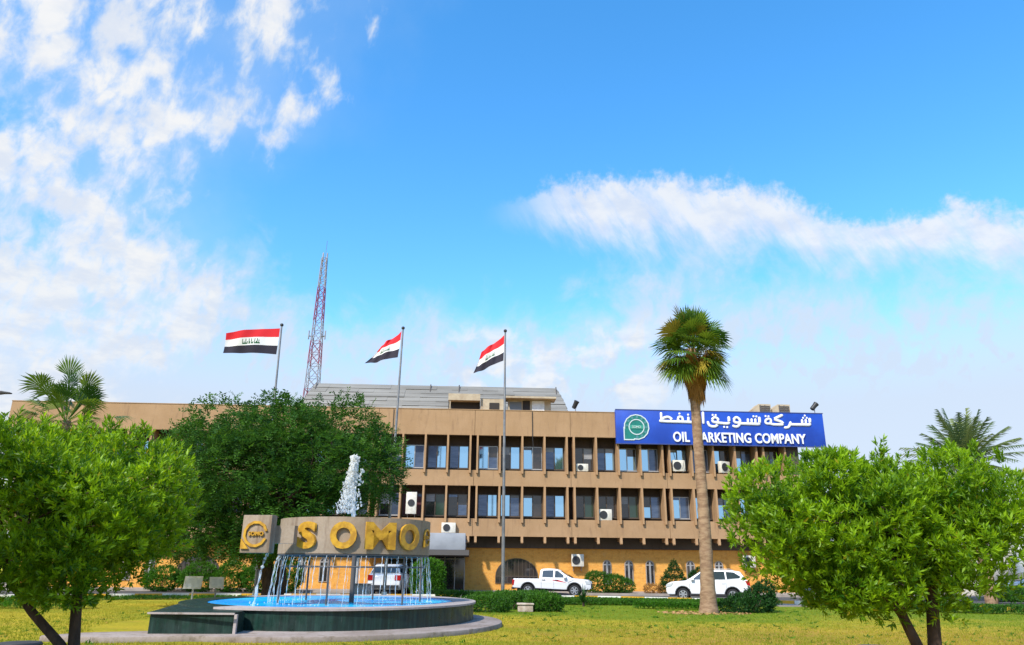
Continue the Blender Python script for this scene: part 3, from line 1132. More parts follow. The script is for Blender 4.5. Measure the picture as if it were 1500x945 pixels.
# desert coolers on the roof
for x, lab in ((18.75, 'louvred box cooler on the roof, nearer the palm of the two'), (20.2, 'louvred box cooler on the roof, the one nearer the corner floodlight')):
    o = thing('evaporative_cooler', lab, 'cooler', bw(x, 1.6, 12.2), BA, 'box coolers on the roof')
    mb = MB()
    mb.prism([(-.72, .0), (.62, .0), (.62, 1.12), (-.30, 1.12), (-.72, .75)], -.5, .5)
    mb.build('casing', M['cabin'], o)
    mb = MB()
    for i in range(7):
        mb.box(-.24, .55, -.545, -.503, .15 + i * .13, .21 + i * .13)
    mb.box(-.22, -.16, -.55, -.505, .1, 1.05)
    mb.box(.16, .2, -.55, -.505, .1, 1.05)
    mb.build('louvre', M['grey_dark'], o)

# ------------------------------------------------------------------ blue roof sign
sg = thing('sign_board', 'long blue sign with white Arabic and English company name and green round emblem', 'sign', (0, 52, 0), BA)
mb = MB()
mb.box(7.42, 22.5, -.42, -.04, 9.96, 12.38)
mb.build('board', M['blue'], sg, bevel=.03)
mb = MB()
mb.box(7.39, 22.53, -.44, -.424, 9.93, 9.99)
mb.box(7.39, 22.53, -.44, -.424, 12.35, 12.41)
mb.build('trim', mat('sign_trim', (0.05, 0.07, 0.2), 0.5), sg)


def text_mesh(body, size, extrude, offset=0.0, xs=1.0, space=1.0):
    cu = bpy.data.curves.new('lettering', 'FONT')
    cu.body = body
    cu.size = size
    cu.extrude = extrude
    cu.offset = offset
    cu.space_character = space
    cu.resolution_u = 4
    ob = bpy.data.objects.new('lettering', cu)
    C.objects.link(ob)
    bpy.context.view_layer.update()
    me = bpy.data.meshes.new_from_object(ob.evaluated_get(bpy.context.evaluated_depsgraph_get()))
    bpy.data.objects.remove(ob)
    bpy.data.curves.remove(cu)
    n = len(me.vertices)
    co = np.zeros(n * 3, np.float32)
    me.vertices.foreach_get('co', co)
    co = co.reshape(-1, 3)
    co[:, 0] *= xs
    co -= np.array([(co[:, 0].min() + co[:, 0].max()) / 2, (co[:, 1].min() + co[:, 1].max()) / 2, 0])
    me.vertices.foreach_set('co', co.ravel())
    me.update()
    return me, co[:, 0].max() * 2, co[:, 1].max() * 2


def letter_obj(name, me, m, parent, loc, rz=0.0, fit=None, dims=None):
    """text lies in XY: stand it up facing -Y"""
    me.materials.clear()
    me.materials.append(m)
    o = bpy.data.objects.new(name, me)
    link(o, parent)
    o.location = loc
    o.rotation_euler = (PI / 2, 0, rz)
    if fit:
        o.scale = (fit[0] / dims[0], fit[1] / dims[1], 1)
    return o


def sx_(px):
    return 7.42 + (px - 900) * 0.04985


def sz_(px, py):
    return 12.38 - (py - (601 + (px - 900) * .0235)) * 0.0490


me, a_, b_ = text_mesh('OIL MARKETING COMPANY', 1.0, .05, .02, space=1.04)
letter_obj('english_lettering', me, M['white_letter'], sg, ((sx_(981) + sx_(1173)) / 2, -.48, sz_(1077, 643.8)), fit=(sx_(1173) - sx_(981), .72), dims=(a_, b_))

# Arabic lettering drawn stroke by stroke on the photograph's proportions
AR = MB()


def stroke(pts, r=2.0):
    q = []
    P = smooth_path(pts, 4) if len(pts) > 2 else [Vector(pts[0]), Vector(pts[1])]
    for p in P:
        q.append((sx_(p.x), 0.0, sz_(p.x, p.y)))
    rr = r * .0495
    # rounded ends
    a, b = Vector(q[0]), Vector(q[1])
    c, d = Vector(q[-1]), Vector(q[-2])
    e0 = a + (a - b).normalized() * rr * .75
    e1 = c + (c - d).normalized() * rr * .75
    AR.tube([e0] + q + [e1], [rr * .55] + [rr] * len(q) + [rr * .55], 8, sy=.6)


def dot(x, y, r=1.9):
    AR.tube([(sx_(x) - .004, 0, sz_(x, y) - r * .042), (sx_(x), 0, sz_(x, y)), (sx_(x) + .004, 0, sz_(x, y) + r * .042)], [r * .034, r * .05, r * .034], 8, sy=.6)


# right word (sheen, ra, kaf, ta marbuta)
stroke([(1182.5, 616.5), (1182, 623), (1180, 625), (1172, 624.8), (1160, 624.6), (1153, 624.4)], 2.1)
stroke([(1176.5, 617.8), (1176.2, 623.5)], 1.7)
stroke([(1171, 618.2), (1170.8, 623.5)], 1.7)
for p in ((1173, 614.8), (1178.4, 614.8), (1175.8, 611.4)):
    dot(*p, 1.5)
stroke([(1153.5, 621.5), (1152, 625.5), (1149, 628.6), (1144.8, 629.0)], 1.9)
stroke([(1142.0, 610.8), (1132.5, 615.2), (1131.2, 617.0), (1141.0, 620.8), (1141.5, 624.2), (1138, 624.6), (1128, 624.2), (1124.0, 623.0)], 2.0)
stroke([(1124.5, 623.5), (1124.8, 617.0), (1120.5, 616.2), (1117.0, 619.0), (1118.0, 622.6), (1124, 623.2)], 1.7)
dot(1118.0, 612.0, 1.6)
dot(1122.2, 612.4, 1.6)
# middle word (ta, seen, waw, ya, qaf)
stroke([(1108.5, 614.5), (1108.2, 621.5), (1106, 623.6), (1098, 623.4), (1088, 623.0), (1079.5, 622.6)], 2.1)
for x in (1102.5, 1097.0, 1091.5):
    stroke([(x, 616.6), (x - .2, 622.0)], 1.7)
dot(1100.2, 612.2, 1.6)
dot(1104.4, 612.4, 1.6)
stroke([(1079.5, 622.5), (1079.4, 616.6), (1074.8, 613.6), (1071.0, 617.0), (1072.8, 621.0), (1079.0, 621.8)], 1.9)
stroke([(1079.0, 621.5), (1077.5, 625.6), (1073.5, 627.4), (1069.4, 626.2)], 1.9)
stroke([(1063.8, 613.8), (1063.5, 620.5), (1061, 622.6), (1052, 622.0), (1045, 621.4)], 2.1)
dot(1056.0, 627.6, 1.6)
dot(1060.4, 628.0, 1.6)
stroke([(1047, 621.5), (1047.8, 616.0), (1043.2, 613.6), (1039.6, 616.6), (1041.0, 620.2), (1046.6, 620.8)], 1.9)
stroke([(1047.0, 620.5), (1045.6, 625.4), (1040.0, 627.0), (1034.6, 625.0), (1032.8, 620.4)], 1.9)
dot(1040.6, 610.0, 1.6)
dot(1045.0, 610.2, 1.6)
# left word (alif, lam, noon, fa, tah)
stroke([(1026.5, 606.5), (1026.2, 621.5)], 1.9)
stroke([(1019.8, 606.0), (1019.6, 619.0), (1017.4, 620.8), (1008, 620.4), (994, 619.8), (975, 619.2), (964.0, 618.4)], 2.1)
stroke([(1005.0, 613.8), (1004.8, 619.6)], 1.8)
dot(1004.9, 609.4, 1.6)
stroke([(996.6, 618.8), (996.0, 613.6), (992.2, 612.4), (989.4, 615.4), (991.0, 618.4)], 1.8)
dot(992.4, 607.8, 1.6)
stroke([(964.0, 618.5), (968.5, 614.4), (975.0, 612.6), (980.0, 615.2), (979.4, 618.6)], 1.9)
stroke([(965.6, 607.0), (965.6, 617.5)], 1.8)
ar = AR.build('arabic_lettering', M['white_letter'], sg, smooth=True)
ar.location = (0, -.45, 0)


# round emblem: ring of small segments, square tail at lower left
def ring_mb(mb, cx, cz, r0, r1, y0, y1, mi, n=32, a0=0.0, a1=2 * PI):
    for i in range(n):
        t0, t1 = a0 + (a1 - a0) * i / n, a0 + (a1 - a0) * (i + 1) / n
        q = [(cx + r * math.cos(t), cz + r * math.sin(t)) for r, t in ((r0, t0), (r1, t0), (r1, t1), (r0, t1))]
        mb.prism(q, y0, y1, 'y', mi)


ecx, ecz = sx_(929.3), sz_(929.3, 627.0)
mb = MB()
mb.lathe([(.86, 0), (.86, .02)], 40, 1, ecx, -.44, ecz, 'y')
mb.prism([(ecx - .90, ecz - .90), (ecx - .10, ecz - .90), (ecx - .15, ecz - .2), (ecx - .90, ecz)], -.442, -.424, 'y', 1)
ring_mb(mb, ecx, ecz, .84, .92, -.462, -.443, 0, 12, R(-105), R(190))
mb.prism([(ecx - .94, ecz - .95), (ecx - .2, ecz - .95), (ecx - .12, ecz - .87), (ecx - .86, ecz - .87)], -.464, -.444, 'y', 0)
mb.prism([(ecx - .94, ecz - .948), (ecx - .862, ecz - .868), (ecx - .862, ecz - .05), (ecx - .94, ecz)], -.466, -.445, 'y', 0)
ring_mb(mb, ecx, ecz, .50, .57, -.466, -.443, 0, 28)
for i in range(10):
    t = R(-95 + i * 29)
    c_, s_ = math.cos(t), math.sin(t)
    ring_mb(mb, ecx, ecz, .62, .80, -.459, -.443, 2, 2, t, t + R(13))
mb.prism([(ecx - .5, ecz - .13), (ecx + .5, ecz - .13), (ecx + .5, ecz + .13), (ecx - .5, ecz + .13)], -.47, -.455, 'y', 3)
mb.build('emblem', [mat('emblem_white', (.55, .62, .62), .5), M['sign_green'], mat('emblem_segment', (.07, .22, .24), .5), mat('emblem_band', (.05, .30, .22), .5)], sg)
me, a_, b_ = text_mesh('SOMO', 1.0, .01, .02)
letter_obj('emblem_lettering', me, mat('emblem_text', (.45, .55, .50), .5), sg, (ecx, -.478, ecz), fit=(.62, .17), dims=(a_, b_))


def floodlight(label, loc, tilt, yaw, h):
    o = thing('floodlight', label, 'floodlight', loc, yaw)
    mb = MB()
    mb.tube([(0, 0, 0), (0, 0, h)], .03, 6)
    mb.build('post', M['steel'], o)
    mb = MB()
    mb.lathe([(.08, -.32), (.16, -.28), (.17, .1), (.2, .28), (.17, .30)], 16)
    hd = mb.build('lamp_head', M['fan'], o, smooth=True)
    hd.location = (0, 0, h + .15)
    hd.rotation_euler = tilt
    return o


floodlight('small dark round floodlight on the roof edge, right of the corrugated hall', bw(4.75, 1.0, 12.27), (R(20), R(25), 0), 0, .55)
f_ = floodlight('slim dark floodlight tilted up above the right corner of the blue sign', bw(22.2, .1, 12.0), (R(0), R(42), 0), 0, .85)

# ------------------------------------------------------------------ radio mast behind the building
ma = thing('radio_mast', 'tall red and white lattice radio mast rising behind the roof', 'mast', (-21.5, 78, 0))
TOP, BOT, ZT, ZB = 0.26, 0.90, 35.0, 10.0
secs = [10.0, 13.2, 16.4, 19.6, 22.4, 25.0, 27.4, 29.6, 31.4, 33.2, 35.0]
for i in range(len(secs) - 1):
    z0, z1 = secs[i], secs[i + 1]
    mb = MB()
    def hw(z):
        return BOT + (TOP - BOT) * (z - ZB) / (ZT - ZB)
    n = 2
    for q in range(n):
        a, b = z0 + (z1 - z0) * q / n, z0 + (z1 - z0) * (q + 1) / n
        ha, hb = hw(a), hw(b)
        cs = [(-1, -1), (1, -1), (1, 1), (-1, 1)]
        for k in range(4):
            (ax, ay), (bx, by) = cs[k], cs[(k + 1) % 4]
            mb.tube([(ax * ha, ay * ha, a), (ax * hb, ay * hb, b)], .055, 5)
            mb.tube([(ax * ha, ay * ha, a), (bx * hb, by * hb, b)], .03, 4)
            mb.tube([(bx * ha, by * ha, a), (ax * hb, ay * hb, b)], .03, 4)
            mb.tube([(ax * hb, ay * hb, b), (bx * hb, by * hb, b)], .028, 4)
    mb.build('mast_section', M['mast_red'] if i in (2, 4, 6, 7) else M['mast_white'], ma)
for x, y in ((-.2, 0), (.25, .1)):
    mb = MB()
    mb.tube([(x, y, 34.4), (x, y, 35.7)], .08, 6)
    mb.build('antenna', M['steel'], ma)
mb = MB()
mb.tube([(.05, 0, 35.0), (.12, 0, 37.2)], .025, 5)
mb.build('antenna', M['steel'], ma)
for sx in (-1, 1):
    mb = MB()
    mb.tube([(sx * .45, 0, 25.6), (sx * .9, -.1, 25.7), (sx * .9, -.1, 25.3), (sx * .9, -.1, 26.3)], .07, 6)
    mb.build('antenna', M['steel'], ma)


# ------------------------------------------------------------------ flagpoles and flags
def flag_pole(x, y, h, lean, label):
    o = thing('flagpole', label, 'flagpole', (x, y, 0), 0, 'flagpoles on the lawn')
    o.rotation_euler = (0, lean, 0)
    mb = MB()
    mb.tube([(0, 0, 0), (0, 0, h * .4), (0, 0, h)], [.085, .07, .04], 12)
    mb.build('pole', M['steel'], o, smooth=True)
    mb = MB()
    mb.lathe([(.01, -.09), (.07, -.06), (.09, 0), (.07, .06), (.01, .09)], 12, cz=h + .06)
    mb.build('finial', M['fan'], o, smooth=True)
    mb = MB()
    mb.box(-.22, .22, -.22, .22, 0, .28)
    mb.lathe([(.13, .28), (.12, .5)], 14)
    mb.build('base', M['kerb_white'], o)
    return o


TXT = ["1000100010010001001000",
       "1000100010010001001010",
       "1010101011010101011010",
       "1111111011011101111111"]


def flag(label, ht, hb, ft, fb, y0, wave, sag, depth, text=True):
    """hoist top/bottom and fly top/bottom in (x, z); cloth hangs with folds running in depth"""
    nu, nv = 66, 36
    V, F, mi = [], [], []
    for i in range(nu + 1):
        u = i / nu
        for j in range(nv + 1):
            v = j / nv
            top = Vector(ht).lerp(Vector(ft), u)
            bot = Vector(hb).lerp(Vector(fb), u)
            p = top.lerp(bot, v)
            z = p.y - sag * math.sin(PI * u) * (1 - .4 * v) + wave * .16 * math.sin(u * 8 + v * 1.5) * u
            y = y0 + wave * math.sin(u * 7.5 + v * 2.2) * (0.25 + u) + depth * u + wave * .35 * math.sin(u * 17 - v * 3) * u
            x = p.x + .05 * wave * math.cos(u * 11 + v * 3) * u
            V.append((x, y, z))
    for i in range(nu):
        for j in range(nv):
            a = i * (nv + 1) + j
            F.append((a, a + 1, a + nv + 2, a + nv + 1))
            c = 0 if j < nv // 3 else (1 if j < 2 * nv // 3 else 2)
            if text and 14 <= j < 22 and 22 <= i < 44:
                if TXT[(j - 14) // 2][43 - i] == '1':
                    c = 3
            mi.append(c)
    o = np_mesh('flag', np.array(V), np.array(F), [M['red'], M['flag_white'], M['flag_black'], M['flag_green']], mi=np.array(mi), smooth=True)
    return tag(o, label, 'flag', 'flags on the three poles')


flag_pole(-11.45, 35.5, 13.05, R(-.75), 'grey flagpole behind the dark tree, carrying the flag spread widest')
flag_pole(-5.66, 35.5, 12.95, R(.75), 'grey flagpole at the right edge of the dark tree, carrying a drooping flag')
flag_pole(-.30, 35.5, 12.85, R(-.15), 'grey flagpole standing free in front of the brick wall, its white base in view')
flag('red white black flag spread almost level from its pole, green script in the middle', (-11.69, 12.93), (-11.74, 11.57), (-14.27, 12.55), (-14.25, 11.51), 35.5, .10, -.06, -.35)
flag('red white black flag with a crumpled fly, drooping beside the corrugated hall', (-5.56, 12.85), (-5.68, 11.49), (-6.72, 12.34), (-7.49, 11.40), 35.5, .26, .06, .9)
flag('red white black flag hanging diagonally from the pole in front of the brick wall', (-.38, 12.69), (-.41, 11.37), (-1.56, 12.07), (-1.94, 10.93), 35.5, .24, .05, .9)

# ------------------------------------------------------------------ fountain
FX, FY, FR = -5.15, 23.4, 4.15
mb = MB()
ap = [(-5.6 + 5.4 * math.cos(R(t)), 22.6 + 5.55 * math.sin(R(t))) for t in range(-104, 62, 4)] + [(-6, 25), (-8.3, 21.2), (-8.1, 18.4), (-9.4, 17.75), (-9.9, 16.9), (-8.4, 16.7)]
mb.prism(ap, -.05, .12, 'z')
tag(mb.build('fountain_apron', M['apron'], bevel=.03), 'pale concrete apron slab around the foot of the round fountain', 'paving slab')

fo = thing('fountain', 'round fountain basin clad in dark green tile, shaped like the emblem with a corner wing', 'fountain', (FX, FY, .12))
fo.scale = (1, 1.2, 1)
mb = MB()
n = 72
RI = 3.45
for i in range(n):
    t0, t1 = 2 * PI * i / n, 2 * PI * (i + 1) / n
    c0, s0, c1, s1 = math.cos(t0), math.sin(t0), math.cos(t1), math.sin(t1)
    ro, ri = FR - .06, RI + .05
    mb.add([(ro * c0, ro * s0, 0), (ro * c1, ro * s1, 0), (ro * c1, ro * s1, .44), (ro * c0, ro * s0, .44)], [(0, 1, 2, 3)])
    mb.add([(ri * c0, ri * s0, 0), (ri * c1, ri * s1, 0), (ri * c1, ri * s1, .44), (ri * c0, ri * s0, .44)], [(3, 2, 1, 0)])
    mb.add([(ri * c0, ri * s0, .44), (ri * c1, ri * s1, .44), (ro * c1, ro * s1, .44), (ro * c0, ro * s0, .44)], [(0, 1, 2, 3)])
mb.build('basin_wall', M['tile'], fo, smooth=False)
for nm, a0, a1, m in (('stone_coping', -118, 150, M['ledge']), ('tile_coping', 150, 242, M['tile'])):
    mb = MB()
    k = 56
    for i in range(k):
        t0, t1 = R(a0 + (a1 - a0) * i / k), R(a0 + (a1 - a0) * (i + 1) / k)
        q = [(r * math.cos(t), r * math.sin(t)) for r, t in ((RI, t0), (FR, t0), (FR, t1), (RI, t1))]
        vs = [(x, y, .442) for x, y in q] + [(x, y, .49) for x, y in q]
        mb.add(vs, [(3, 2, 1, 0), (4, 5, 6, 7), (1, 2, 6, 5), (0, 4, 7, 3)])
    mb.build(nm, m, fo)
mb = MB()
wing = [(-2.77, -4.88), (-.95, -4.75), (-1.0, -4.1), (-1.6, -3.7), (-3.6, -1.6), (-4.1, -.6)]
mb.prism(wing, 0.0, .40, 'z', 0)
mb.prism([(x * 1.008 - .01, y * 1.006 - .01) for x, y in wing], .402, .44, 'z', 0)
mb.box(-2.82, -.90, -4.925, -4.89, .405, .443, 1)
mb.box(-.95, -.89, -4.80, -4.73, .0, .403, 1)
mb.build('corner_wing', [M['tile'], M['ledge']], fo)
wt = MB()
wt.lathe([(RI + .04, -.02), (RI + .04, 0)], 72)
wo_ = wt.build('water', M['water'])
wo_.location = (FX, FY, .59)
wo_.scale = (1, 1.2, 1)
tag(wo_, kind='structure')

# raised concrete drum with gold letters
DX, DY, DR = -4.5, 22.5, 2.15
dm = thing('fountain_drum', 'raised round concrete band with large gold SOMO letters above the pool', 'fountain sign', (DX, DY, 0))
mb = MB()
n = 80
for i in range(n):
    t0, t1 = 2 * PI * i / n, 2 * PI * (i + 1) / n
    c0, s0, c1, s1 = math.cos(t0), math.sin(t0), math.cos(t1), math.sin(t1)
    zo = ((DR, 1.88), (DR, 2.82), (DR - .22, 2.82), (DR - .22, 1.93))
    for a in range(4):
        (ra, za), (rb, zb) = zo[a], zo[(a + 1) % 4]
        mb.add([(ra * c0, ra * s0, za), (ra * c1, ra * s1, za), (rb * c1, rb * s1, zb), (rb * c0, rb * s0, zb)], [(0, 1, 2, 3)])
mb.build('band', M['fountain_concrete'], dm)
mb = MB()
mb.tube([(DR * .98 * math.cos(2 * PI * k / 60), DR * .98 * math.sin(2 * PI * k / 60), 1.86) for k in range(61)], .035, 6, caps=False)
mb.build('nozzle_ring', M['grey_dark'], dm)
mb = MB()
mb.tube([(0, 0, .1), (0, 0, 2.5)], .07, 10)
for k in range(6):
    t = 2 * PI * k / 6 + .4
    c_, s_ = 2.02 * math.cos(t), 2.02 * math.sin(t)
    mb.tube([(0, 0, 2.1), (c_, s_, 2.1)], .03, 6)
    mb.tube([(c_, s_, .1), (c_, s_, 1.9)], .028, 8)
mb.tube([(2.04 * math.cos(2 * PI * k / 40), 2.04 * math.sin(2 * PI * k / 40), 1.55) for k in range(41)], .025, 6, caps=False)
mb.build('support_pipe', M['grey_dark'], dm)
# camera-facing bearing from the drum: front is towards -Y and slightly +X
front = math.atan2(-DY, -DX)
for ch, deg, wd in (('S', -35.5, .60), ('O', -8.5, .70), ('M', 17, .84), ('O', 40.5, .72)):
    me, a_, b_ = text_mesh(ch, 1.0, .04, .045)
    th = front + R(deg)
    letter_obj('gold_letter', me, M['gold'], dm, ((DR + .055) * math.cos(th), (DR + .055) * math.sin(th), 2.345), th + PI / 2, fit=(wd, .70), dims=(a_, b_))


def gold_emblem(parent, loc, rz, r):
    mb = MB()
    k = 11
    for i in range(k):
        a0, a1 = R(14 + i * 29.5), R(14 + (i + 1) * 29.5)
        q = [(rr * math.cos(t), rr * math.sin(t)) for rr, t in ((r * .80, a0), (r, a0), (r, a1), (r * .80, a1))]
        mb.prism(q, -.045, 0.0, 'y')
    mb.prism([(-r * 1.1, -r * 1.1), (-r * .45, -r * 1.1), (-r * 1.1, -r * .35)], -.055, -.002, 'y')
    o = mb.build('gold_emblem', M['gold'], parent)
    o.location = loc
    o.rotation_euler = (0, 0, rz)
    me, a_, b_ = text_mesh('SOMO', 1.0, .02, .03)
    t = letter_obj('emblem_lettering', me, M['gold'], o, (.02, -.03, .01), 0.0, fit=(r * 1.25, r * .32), dims=(a_, b_))
    return o


th = front + R(66)
gold_emblem(dm, ((DR + .005) * math.cos(th), (DR + .005) * math.sin(th), 2.36), th + PI / 2, .24)

eb = thing('emblem_block', 'square concrete block with gold ring emblem at the left of the SOMO drum', 'fountain sign', (-6.58, 20.2, 1.87), R(-8))
mb = MB()
mb.box(-.40, .40, -.2, .12, 0, .95)
mb.build('block', M['fountain_concrete'], eb, bevel=.02)
mb = MB()
mb.box(-.2, .9, .121, .34, .25, .7)
mb.build('arm', M['fountain_concrete'], eb)
gold_emblem(eb, (0.0, -.202, .47), 0.0, .335)

# streams falling from the drum into the pool
sr = random.Random(5)


def stream(p0, v, z1, r, grp):
    mb = MB()
    p0 = Vector(p0)
    T = math.sqrt(2 * max(.05, p0.z - z1) / 9.8)
    pts, rr = [], []
    k = 16
    ph = sr.random() * 9
    for i in range(k + 1):
        t = T * i / k
        wob = .012 * i / k
        pts.append((p0.x + v[0] * t + wob * math.sin(ph + i * 1.7), p0.y + v[1] * t + wob * math.cos(ph + i * 2.1), p0.z - 4.9 * t * t))
        rr.append(r * (1 + .5 * math.sin(ph + i * 2.3)) * (1.0 if i < k * .6 else sr.uniform(.5, 1.25)))
    mb.tube(pts, rr, 5)
    x, y, z = pts[-1]
    for q in range(7):
        a = sr.random() * 6.28
        d = sr.uniform(.02, .14)
        h = sr.uniform(0.0, .12)
        mb.tube([(x + d * math.cos(a), y + d * math.sin(a), z + h), (x + d * 1.15 * math.cos(a), y + d * 1.15 * math.sin(a), z + h + .03)], .012, 4)
    o = mb.build('water_stream', M['stream'], smooth=True)
    return tag(o, *grp)


G1 = ('thin white stream of water falling from the concrete drum into the blue pool', 'water stream', 'streams falling from the drum')
for k in range(48):
    t = 2 * PI * k / 48 + sr.uniform(-.05, .05)
    sp = sr.uniform(.05, .42)
    stream((DX + DR * .98 * math.cos(t), DY + DR * .98 * math.sin(t), 1.84), (sp * math.cos(t) - .12, sp * math.sin(t)), .48, sr.uniform(.006, .011), G1)
stream((-6.30, 20.25, 1.86), (-.45, -.1), .56, .035, ('thick slanting stream of water pouring from under the emblem block', 'water stream', None))

# central jet
mb = MB()
J0 = Vector((-4.55, 22.3, 2.3))
for q in range(3):
    pts, rr = [], []
    for i in range(15):
        t = i / 14
        pts.append(J0 + Vector((-.16 * t ** 1.5 - .02 * q + .02 * math.sin(i * 1.9 + q), .03 * q, 2.42 * t)))
        rr.append(.03 + .05 * t * sr.uniform(.7, 1.3))
    mb.tube(pts, rr, 6)
for i in range(1700):
    u = sr.random()
    z = 3.05 + 1.65 * u
    wdt = .10 + .36 * (1 - u) ** 1.1
    x = J0.x - .10 - (wdt * sr.random() ** .8) + .12 * sr.random()
    y = J0.y + sr.gauss(0, .12 + .1 * (1 - u))
    s = sr.uniform(.004, .020) * (1.3 if u > .5 else .9)
    d = Vector((sr.gauss(0, .4), sr.gauss(0, .4), sr.gauss(0, 1))).normalized() * s * sr.uniform(1, 4.0)
    p = Vector((x, y, z))
    mb.tube([p - d, p, p + d * .8], [s * .35, s, s * .3], 4)
for i in range(70):
    z = sr.uniform(3.1, 4.3)
    p = Vector((J0.x + sr.uniform(-.05, .18), J0.y + sr.gauss(0, .1), z))
    s = sr.uniform(.008, .025)
    mb.tube([p, p + Vector((0, 0, s * 3))], s, 4)
tag(mb.build('water_jet', M['spray'], smooth=True), 'frothy white jet of water shooting up behind the SOMO drum', 'water jet')


# ------------------------------------------------------------------ vehicles
def arch_cut(cx, cz, r, zb, n=9):
    """points of a wheel arch from front to rear, travelling along the underside"""
    a0 = math.asin(max(-1, min(1, (zb - cz) / r)))
    return [(cx + r * math.cos(t), cz + r * math.sin(t)) for t in [a0 + (PI - 2 * a0) * i / n for i in range(n + 1)]]


def wheel(parent, x, y, r):
    sgn = 1 if y > 0 else -1
    o = bpy.data.objects.new('wheel', None)
    link(o, parent)
    o.location = (x, y, r)
    mb = MB()
    mb.lathe([(r * .64, -.11), (r * .92, -.115), (r, -.08), (r, .08), (r * .92, .115), (r * .64, .11)], 28, axis='y')
    mb.build('tyre', M['tyre'], o, smooth=True)
    mb = MB()
    y0 = sgn * .085
    for k in range(6):
        a = 2 * PI * k / 6
        c, s = math.cos(a), math.sin(a)
        q = [(r * .1 * c - .045 * s, r * .1 * s + .045 * c), (r * .1 * c + .045 * s, r * .1 * s - .045 * c), (r * .6 * c + .035 * s, r * .6 * s - .035 * c), (r * .6 * c - .035 * s, r * .6 * s + .035 * c)]
        mb.prism(q, y0 + sgn * .02, y0 + sgn * .05, 'y')
    for i in range(28):
        a, b = 2 * PI * i / 28, 2 * PI * (i + 1) / 28
        mb.prism([(rr * math.cos(t), rr * math.sin(t)) for rr, t in ((r * .58, a), (r * .66, a), (r * .66, b), (r * .58, b))], y0, y0 + sgn * .045, 'y')
    mb.lathe([(r * .16, 0), (r * .16, .06 * sgn)], 12, axis='y', cy=y0)
    mb.build('rim', M['rim'], o)
    mb = MB()
    mb.lathe([(r * .57, 0), (r * .57, .004)], 24, axis='y', cy=y0 + sgn * .004)
    mb.build('brake_disc', M['car_trim'], o)
    return o


def greenhouse(mb, side, wb, wt, zb, zt):
    """prism of the side polygon, narrowing from belt to roof"""
    n = len(side)
    def hw(z):
        t = (z - zb) / (zt - zb)
        return wb + (wt - wb) * max(0, min(1, t))
    vs = [(x, -hw(z), z) for x, z in side] + [(x, hw(z), z) for x, z in side]
    fs = [tuple(range(n))[::-1], tuple(range(n, 2 * n))] + [(i, (i + 1) % n, n + (i + 1) % n, n + i) for i in range(n)]
    mb.add(vs, fs)
    return hw


def side_glass(parent, poly, hw, off=.012, name='side_window', m='car_glass'):
    for s in (-1, 1):
        mb = MB()
        mb.add([(x, s * (hw(z) + off), z) for x, z in poly] + [(x, s * (hw(z) - .02), z) for x, z in poly],
               [tuple(range(len(poly)))] + [(i, (i + 1) % len(poly), len(poly) + (i + 1) % len(poly), len(poly) + i) for i in range(len(poly))])
        mb.build(name, M[m], parent)


def end_glass(parent, x0, z0, x1, z1, w0, w1, off, name):
    d = Vector((x1 - x0, z1 - z0)).normalized()
    nx, nz = d.y * off, -d.x * off
    a, b = .10, .90
    pa = (x0 + (x1 - x0) * a + nx, z0 + (z1 - z0) * a + nz)
    pb = (x0 + (x1 - x0) * b + nx, z0 + (z1 - z0) * b + nz)
    wa, wb_ = w0 + (w1 - w0) * a - .07, w0 + (w1 - w0) * b - .07
    mb = MB()
    mb.add([(pa[0], -wa, pa[1]), (pa[0], wa, pa[1]), (pb[0], wb_, pb[1]), (pb[0], -wb_, pb[1])], [(0, 1, 2, 3)])
    mb.build(name, M['car_glass'], parent)


def seams(parent, xs, z0, z1, wd, m='car_trim'):
    mb = MB()
    for x in xs:
        for s in (-1, 1):
            mb.box(x - .006, x + .006, s * (wd + .001), s * (wd + .004), z0, z1)
    mb.build('door_gap', M[m], parent)


def handles(parent, xs, z, wd, m):
    for x in xs:
        for s in (-1, 1):
            mb = MB()
            mb.box(x - .11, x + .11, min(s * wd, s * (wd + .035)), max(s * wd, s * (wd + .035)), z - .02, z + .02)
            mb.build('door_handle', m, parent, bevel=.008)


